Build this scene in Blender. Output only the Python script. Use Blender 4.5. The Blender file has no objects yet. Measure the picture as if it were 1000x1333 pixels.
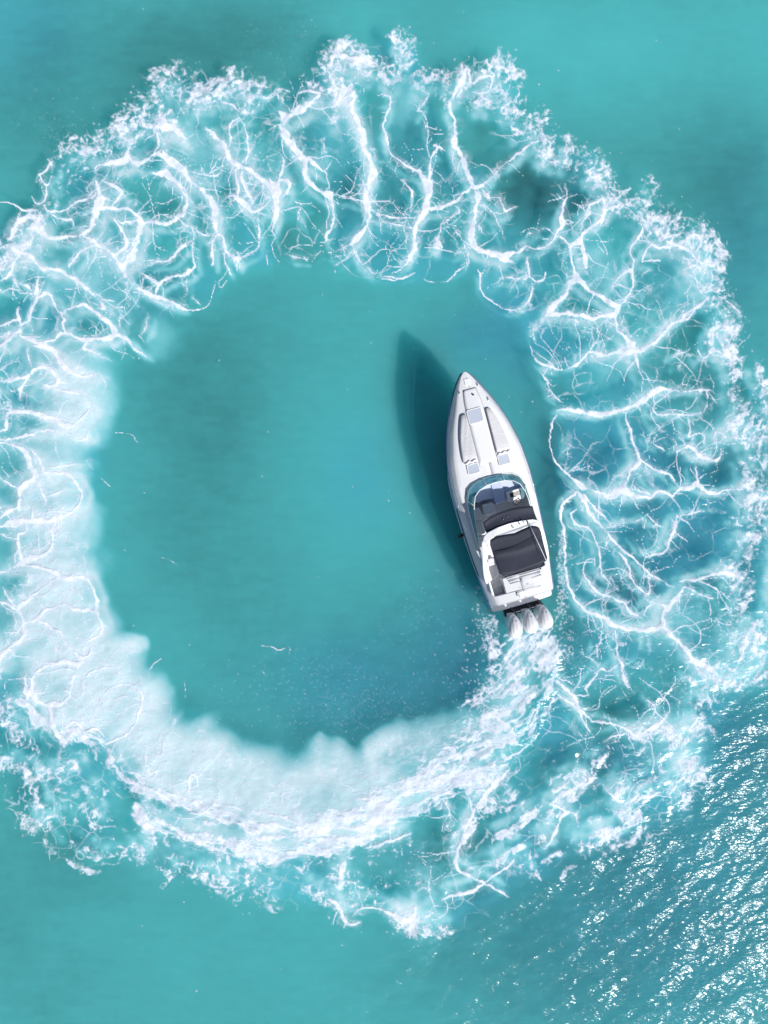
import bpy, bmesh, math, random
import numpy as np
from mathutils import Vector, Matrix

# ------------------------------------------------------------------ camera, sky, sun, exposure
scene = bpy.context.scene
CAM_H = 36.0
cam_d = bpy.data.cameras.new('camera'); cam = bpy.data.objects.new('camera', cam_d); scene.collection.objects.link(cam)
cam.location = (0, 0, CAM_H); cam.rotation_euler = (0, 0, 0)
cam_d.sensor_fit = 'VERTICAL'; cam_d.sensor_height = 24.0
cam_d.lens = 24.0 * CAM_H / (1333 * 0.039)
cam_d.clip_start = 0.1; cam_d.clip_end = 6000
scene.camera = cam
SUN_EL = math.radians(39); SUN_DIR = Vector((0.71 * math.cos(SUN_EL), -0.704 * math.cos(SUN_EL), math.sin(SUN_EL)))
world = bpy.data.worlds.new('World'); scene.world = world; world.use_nodes = True
wn = world.node_tree.nodes; wn.clear()
sky = wn.new('ShaderNodeTexSky'); sky.sky_type = 'NISHITA'; sky.sun_disc = False
sky.sun_elevation = SUN_EL; sky.sun_rotation = math.atan2(SUN_DIR.x, SUN_DIR.y)
bg = wn.new('ShaderNodeBackground'); bg.inputs[1].default_value = 0.068
wo = wn.new('ShaderNodeOutputWorld')
world.node_tree.links.new(sky.outputs[0], bg.inputs[0]); world.node_tree.links.new(bg.outputs[0], wo.inputs[0])
sun_d = bpy.data.lights.new('sun', 'SUN'); sun_d.energy = 5.0; sun_d.angle = math.radians(0.53); sun_d.color = (1.0, 0.98, 0.955)
sun = bpy.data.objects.new('sun', sun_d); scene.collection.objects.link(sun)
sun.rotation_euler = SUN_DIR.to_track_quat('Z', 'Y').to_euler(); sun.location = SUN_DIR * 60
vs = scene.view_settings; vs.view_transform = 'Standard'; vs.look = 'None'; vs.exposure = 0.17; vs.gamma = 1.0
scene.cycles.use_denoising = True
scene.cycles.max_bounces = 6; scene.cycles.transparent_max_bounces = 16
scene.cycles.sample_clamp_indirect = 4.0

# ------------------------------------------------------------------ materials
def new_mat(name):
    m = bpy.data.materials.new(name); m.use_nodes = True
    nt = m.node_tree; return m, nt, nt.nodes, nt.links, nt.nodes['Principled BSDF']
def setp(p, **k):
    for a, b in k.items():
        a = a.replace('_', ' ')
        if a in p.inputs: p.inputs[a].default_value = b
def simple(name, col, rough=0.4, metal=0.0, bump=0.0, bscale=40.0, coat=0.0, var=0.06, stretch=(1, 1, 1)):
    m, nt, N, L, p = new_mat(name)
    setp(p, Roughness=rough, Metallic=metal, Coat_Weight=coat)
    tc = N.new('ShaderNodeTexCoord'); mp = N.new('ShaderNodeMapping'); mp.inputs['Scale'].default_value = stretch
    L.new(tc.outputs['Object'], mp.inputs[0])
    nz = N.new('ShaderNodeTexNoise'); nz.inputs['Scale'].default_value = 3.1; nz.inputs['Detail'].default_value = 6
    L.new(mp.outputs[0], nz.inputs['Vector'])
    mx = N.new('ShaderNodeMix'); mx.data_type = 'RGBA'
    mx.inputs[6].default_value = tuple(c * (1 - var) for c in col) + (1,); mx.inputs[7].default_value = tuple(min(1, c * (1 + var)) for c in col) + (1,)
    L.new(nz.outputs[0], mx.inputs[0]); L.new(mx.outputs[2], p.inputs['Base Color'])
    if bump:
        n2 = N.new('ShaderNodeTexNoise'); n2.inputs['Scale'].default_value = bscale; n2.inputs['Detail'].default_value = 4
        L.new(mp.outputs[0], n2.inputs['Vector'])
        b = N.new('ShaderNodeBump'); b.inputs['Strength'].default_value = bump; b.inputs['Distance'].default_value = 0.02
        L.new(n2.outputs[0], b.inputs['Height']); L.new(b.outputs[0], p.inputs['Normal'])
    return m
M = {}
M['gelcoat'] = simple('white_gelcoat', (0.72, 0.73, 0.76), 0.28, coat=0.3, var=0.03)
M['nonskid'] = simple('white_nonskid', (0.635, 0.64, 0.66), 0.6, bump=0.25, bscale=160, var=0.03)
M['hullblue'] = simple('rail_rubber', (0.09, 0.12, 0.26), 0.45)
M['cushion'] = simple('cushion_vinyl', (0.52, 0.52, 0.54), 0.55, bump=0.9, bscale=5.0, var=0.04, stretch=(0.6, 2.4, 1))
M['hatch'] = simple('hatch_acrylic', (0.42, 0.46, 0.54), 0.22, var=0.04)
M['groove'] = simple('deck_groove', (0.30, 0.31, 0.36), 0.6)
M['canvas'] = simple('navy_canvas', (0.017, 0.021, 0.040), 0.75, bump=0.5, bscale=6, var=0.25)
M['canvas_seam'] = simple('canvas_seam', (0.010, 0.010, 0.015), 0.8)
M['dash'] = simple('dash_vinyl', (0.50, 0.55, 0.74), 0.5, bump=0.1, bscale=30)
M['seat'] = simple('seat_vinyl', (0.80, 0.79, 0.79), 0.5, bump=0.3, bscale=8)
M['floor'] = simple('cockpit_floor', (0.78, 0.78, 0.79), 0.6, var=0.05)
M['steel'] = simple('stainless_steel', (0.62, 0.63, 0.65), 0.18, metal=1.0, var=0.02)
M['black'] = simple('black_plastic', (0.012, 0.012, 0.016), 0.4)
M['well'] = simple('dark_engine_well', (0.016, 0.018, 0.026), 0.5)
M['cowl'] = simple('cowling_paint', (0.68, 0.68, 0.70), 0.22, coat=0.4, var=0.03)
M['cowlgrey'] = simple('cowling_grey', (0.42, 0.44, 0.50), 0.35)
M['bottom'] = simple('bottom_paint', (0.02, 0.03, 0.05), 0.6)
M['frame'] = simple('white_frame', (0.78, 0.78, 0.78), 0.3)
def glass_mat():
    m, nt, N, L, p = new_mat('tinted_glass')
    tr = N.new('ShaderNodeBsdfTransparent'); tr.inputs[0].default_value = (0.50, 0.76, 0.80, 1)
    setp(p, Base_Color=(0.16, 0.40, 0.44, 1), Roughness=0.06)
    mx = N.new('ShaderNodeMixShader'); mx.inputs[0].default_value = 0.46
    L.new(tr.outputs[0], mx.inputs[1]); L.new(p.outputs[0], mx.inputs[2]); L.new(mx.outputs[0], N['Material Output'].inputs[0])
    return m
M['glass'] = glass_mat()

def attr(N, name):
    a = N.new('ShaderNodeAttribute'); a.attribute_name = name; return a.outputs['Fac']
def ramp(N, L, fac, stops):
    r = N.new('ShaderNodeValToRGB'); e = r.color_ramp.elements
    while len(e) < len(stops): e.new(0.5)
    for el, (pos, c) in zip(e, stops): el.position = pos; el.color = c + (1,)
    L.new(fac, r.inputs[0]); return r.outputs[0]
def math_n(N, L, op, a, b=None, clamp=False):
    n = N.new('ShaderNodeMath'); n.operation = op; n.use_clamp = clamp
    for i, v in enumerate((a, b)):
        if v is None: continue
        if isinstance(v, (int, float)): n.inputs[i].default_value = v
        else: L.new(v, n.inputs[i])
    return n.outputs[0]
def water_colour(N, L, boost):
    silt_shade = attr(N, 'silt_shade'); bub = attr(N, 'bubbles'); blu = attr(N, 'clear')
    s01 = math_n(N, L, 'MULTIPLY_ADD', silt_shade, 1.0); s01.node.inputs[2].default_value = 0.45; s01.node.use_clamp = True
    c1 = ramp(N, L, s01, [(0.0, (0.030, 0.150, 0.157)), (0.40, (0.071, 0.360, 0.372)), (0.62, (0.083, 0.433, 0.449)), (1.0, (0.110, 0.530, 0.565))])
    def mix(fac, a, b):
        m = N.new('ShaderNodeMix'); m.data_type = 'RGBA'; L.new(fac, m.inputs[0]); L.new(a, m.inputs[6])
        if isinstance(b, tuple): m.inputs[7].default_value = b + (1,)
        else: L.new(b, m.inputs[7])
        return m.outputs[2]
    def span(x, a, b):
        r = N.new('ShaderNodeMapRange'); r.interpolation_type = 'SMOOTHSTEP'; r.inputs[1].default_value = a; r.inputs[2].default_value = b; L.new(x, r.inputs[0]); return r.outputs[0]
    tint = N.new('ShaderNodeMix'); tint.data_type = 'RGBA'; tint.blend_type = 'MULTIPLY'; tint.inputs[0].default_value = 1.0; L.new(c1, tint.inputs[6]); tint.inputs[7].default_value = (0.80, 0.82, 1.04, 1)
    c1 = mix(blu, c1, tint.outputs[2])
    c2 = mix(span(bub, 0.0, 0.5), c1, (0.125, 0.56, 0.61)); c3 = mix(span(bub, 0.08, 1.05), c2, (0.70, 0.82, 0.86))
    g = N.new('ShaderNodeMix'); g.data_type = 'RGBA'; g.blend_type = 'MULTIPLY'; g.inputs[0].default_value = 1.0; L.new(c3, g.inputs[6]); g.inputs[7].default_value = (boost, boost, boost, 1)
    return g.outputs[2]
def body_mat():                                   # the cloudy water body, lit by scattered daylight
    m, nt, N, L, p = new_mat('cloudy_water')
    L.new(water_colour(N, L, 0.97), p.inputs['Base Color'])
    setp(p, Roughness=1.0, Specular_IOR_Level=0.0, Subsurface_Weight=1.0, Subsurface_Scale=9.0)
    p.inputs['Subsurface Radius'].default_value = (0.6, 1.0, 1.0)
    return m
def sea_mat():                                    # the clear skin of the sea: faint veil, sky and sun reflections
    m, nt, N, L, p = new_mat('sea_surface')
    N.remove(p); tc = N.new('ShaderNodeTexCoord')
    def ripple(rot, sc, stretch, detail, seed):
        mp = N.new('ShaderNodeMapping'); mp.inputs['Rotation'].default_value = (0, 0, rot); mp.inputs['Scale'].default_value = (stretch, 1, 1); mp.inputs['Location'].default_value = (seed, seed * 2, 0)
        L.new(tc.outputs['Object'], mp.inputs[0])
        nz = N.new('ShaderNodeTexNoise'); nz.inputs['Scale'].default_value = sc; nz.inputs['Detail'].default_value = detail; nz.inputs['Roughness'].default_value = 0.55
        L.new(mp.outputs[0], nz.inputs['Vector']); return nz.outputs[0]
    a = ripple(math.radians(-33), 2.3, 0.42, 2.0, 3.3); b = ripple(math.radians(-52), 5.2, 0.5, 2.0, 8.1)
    h = math_n(N, L, 'MULTIPLY_ADD', b, 0.38); L.new(a, h.node.inputs[2])
    h = math_n(N, L, 'MULTIPLY', h, attr(N, 'ruffle'))
    bp = N.new('ShaderNodeBump'); bp.inputs['Strength'].default_value = 1.0; bp.inputs['Distance'].default_value = RIPPLE; L.new(h, bp.inputs['Height'])
    tr = N.new('ShaderNodeBsdfTransparent'); df = N.new('ShaderNodeBsdfDiffuse'); L.new(water_colour(N, L, 1.0), df.inputs[0]); L.new(bp.outputs[0], df.inputs['Normal'])
    veil = N.new('ShaderNodeMixShader'); vf = math_n(N, L, 'MULTIPLY_ADD', attr(N, 'bubbles'), 0.40, True); vf.node.inputs[2].default_value = VEIL; L.new(vf, veil.inputs[0]); L.new(tr.outputs[0], veil.inputs[1]); L.new(df.outputs[0], veil.inputs[2])
    gl = N.new('ShaderNodeBsdfGlossy'); gl.inputs['Roughness'].default_value = 0.22; L.new(bp.outputs[0], gl.inputs['Normal'])
    ge = N.new('ShaderNodeNewGeometry'); dt = N.new('ShaderNodeVectorMath'); dt.operation = 'DOT_PRODUCT'; L.new(ge.outputs['Incoming'], dt.inputs[0]); L.new(bp.outputs[0], dt.inputs[1])
    inv = math_n(N, L, 'SUBTRACT', 1.0, math_n(N, L, 'ABSOLUTE', dt.outputs['Value']), True)
    fr = math_n(N, L, 'MULTIPLY_ADD', math_n(N, L, 'POWER', inv, 5.0), 0.98); fr.node.inputs[2].default_value = 0.021      # Schlick, same from both sides
    out = N.new('ShaderNodeMixShader'); L.new(fr, out.inputs[0]); L.new(veil.outputs[0], out.inputs[1]); L.new(gl.outputs[0], out.inputs[2])
    L.new(out.outputs[0], N['Material Output'].inputs[0])
    return m
VEIL = 0.05
RIPPLE = 0.118
def foam_mat():
    m, nt, N, L, p = new_mat('sea_foam')
    tc = N.new('ShaderNodeTexCoord'); d = attr(N, 'froth')
    nz = N.new('ShaderNodeTexNoise'); nz.inputs['Scale'].default_value = 9.0; nz.inputs['Detail'].default_value = 5; nz.inputs['Roughness'].default_value = 0.65
    L.new(tc.outputs['Object'], nz.inputs['Vector'])
    k = math_n(N, L, 'MULTIPLY_ADD', nz.outputs[0], 0.30); k.node.inputs[2].default_value = -0.15
    edge = math_n(N, L, 'MULTIPLY', math_n(N, L, 'MULTIPLY', d, math_n(N, L, 'SUBTRACT', 1.0, d)), 4.0)
    f = math_n(N, L, 'ADD', d, math_n(N, L, 'MULTIPLY', k, edge), True)
    setp(p, Base_Color=(0.73, 0.76, 0.86, 1), Roughness=0.65, IOR=1.25, Specular_IOR_Level=0.2)
    bp = N.new('ShaderNodeBump'); bp.inputs['Strength'].default_value = 0.25; bp.inputs['Distance'].default_value = 0.03
    n2 = N.new('ShaderNodeTexNoise'); n2.inputs['Scale'].default_value = 6.0; n2.inputs['Detail'].default_value = 6; L.new(tc.outputs['Object'], n2.inputs['Vector'])
    L.new(n2.outputs[0], bp.inputs['Height']); L.new(bp.outputs[0], p.inputs['Normal'])
    tr = N.new('ShaderNodeBsdfTransparent'); mx = N.new('ShaderNodeMixShader')
    L.new(f, mx.inputs[0]); L.new(tr.outputs[0], mx.inputs[1]); L.new(p.outputs[0], mx.inputs[2]); L.new(mx.outputs[0], N['Material Output'].inputs[0])
    return m

# ---- FIELDS BEGIN ----
PX = 0.039                       # metres of sea per map unit
NX0, NX1, NY0, NY1, GS = -150.0, 1150.0, -100.0, 1433.0, 1.1
def vnoise(x, y, s, seed):
    r = np.random.RandomState(seed)
    lat = r.rand(256, 256).astype(np.float32)
    u = x / s + 1000.37; v = y / s + 1000.71
    iu = np.floor(u).astype(np.int32); iv = np.floor(v).astype(np.int32)
    fu = (u - iu).astype(np.float32); fv = (v - iv).astype(np.float32)
    fu = fu * fu * fu * (fu * (fu * 6 - 15) + 10); fv = fv * fv * fv * (fv * (fv * 6 - 15) + 10)
    a = lat[iv & 255, iu & 255]; b = lat[iv & 255, (iu + 1) & 255]
    c = lat[(iv + 1) & 255, iu & 255]; d = lat[(iv + 1) & 255, (iu + 1) & 255]
    return (a + (b - a) * fu) * (1 - fv) + (c + (d - c) * fu) * fv
def fbm(x, y, s, seed, octaves=3, gain=0.5):
    t = 0; amp = 1.0; n = 0
    for o in range(octaves):
        t = t + amp * vnoise(x, y, s / 2 ** o, seed + 17 * o); n += amp; amp *= gain
    return t / n
def worley(x, y, s, seed, jit=0.95):
    r = np.random.RandomState(seed)
    jx = r.rand(128, 128).astype(np.float32); jy = r.rand(128, 128).astype(np.float32)
    u = x / s + 500; v = y / s + 500
    iu = np.floor(u).astype(np.int32); iv = np.floor(v).astype(np.int32)
    f1 = np.full(u.shape, 9, np.float32); f2 = f1.copy()
    for dy in (-1, 0, 1):
        for dx in (-1, 0, 1):
            cu = iu + dx; cv = iv + dy
            px = cu + .5 + jit * (jx[cv & 127, cu & 127] - .5); py = cv + .5 + jit * (jy[cv & 127, cu & 127] - .5)
            d = np.hypot(u - px, v - py).astype(np.float32)
            f2 = np.minimum(f2, np.maximum(f1, d)); f1 = np.minimum(f1, d)
    return (f2 - f1) * s          # about twice the distance to the cell edge, in map units
def sstep(a, b, x):
    t = np.clip((x - a) / (b - a), 0, 1); return t * t * (3 - 2 * t)
WIN = dict(A=(0,150,4), B=(150,50,4), C=(150,250,4), D=(380,30,4), E=(550,50,4), F=(550,230,4), G=(750,200,4), H=(0,350,4),
           I=(700,600,3.3333), J=(0,680,4), K=(0,900,4), L=(230,950,4), M=(430,950,4), N=(650,850,3.3333), P=(0,450,4.444),
           Q=(700,400,3.3333), R=(350,100,4), S=(180,650,2.381), Z=(0,0,1))
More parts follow.
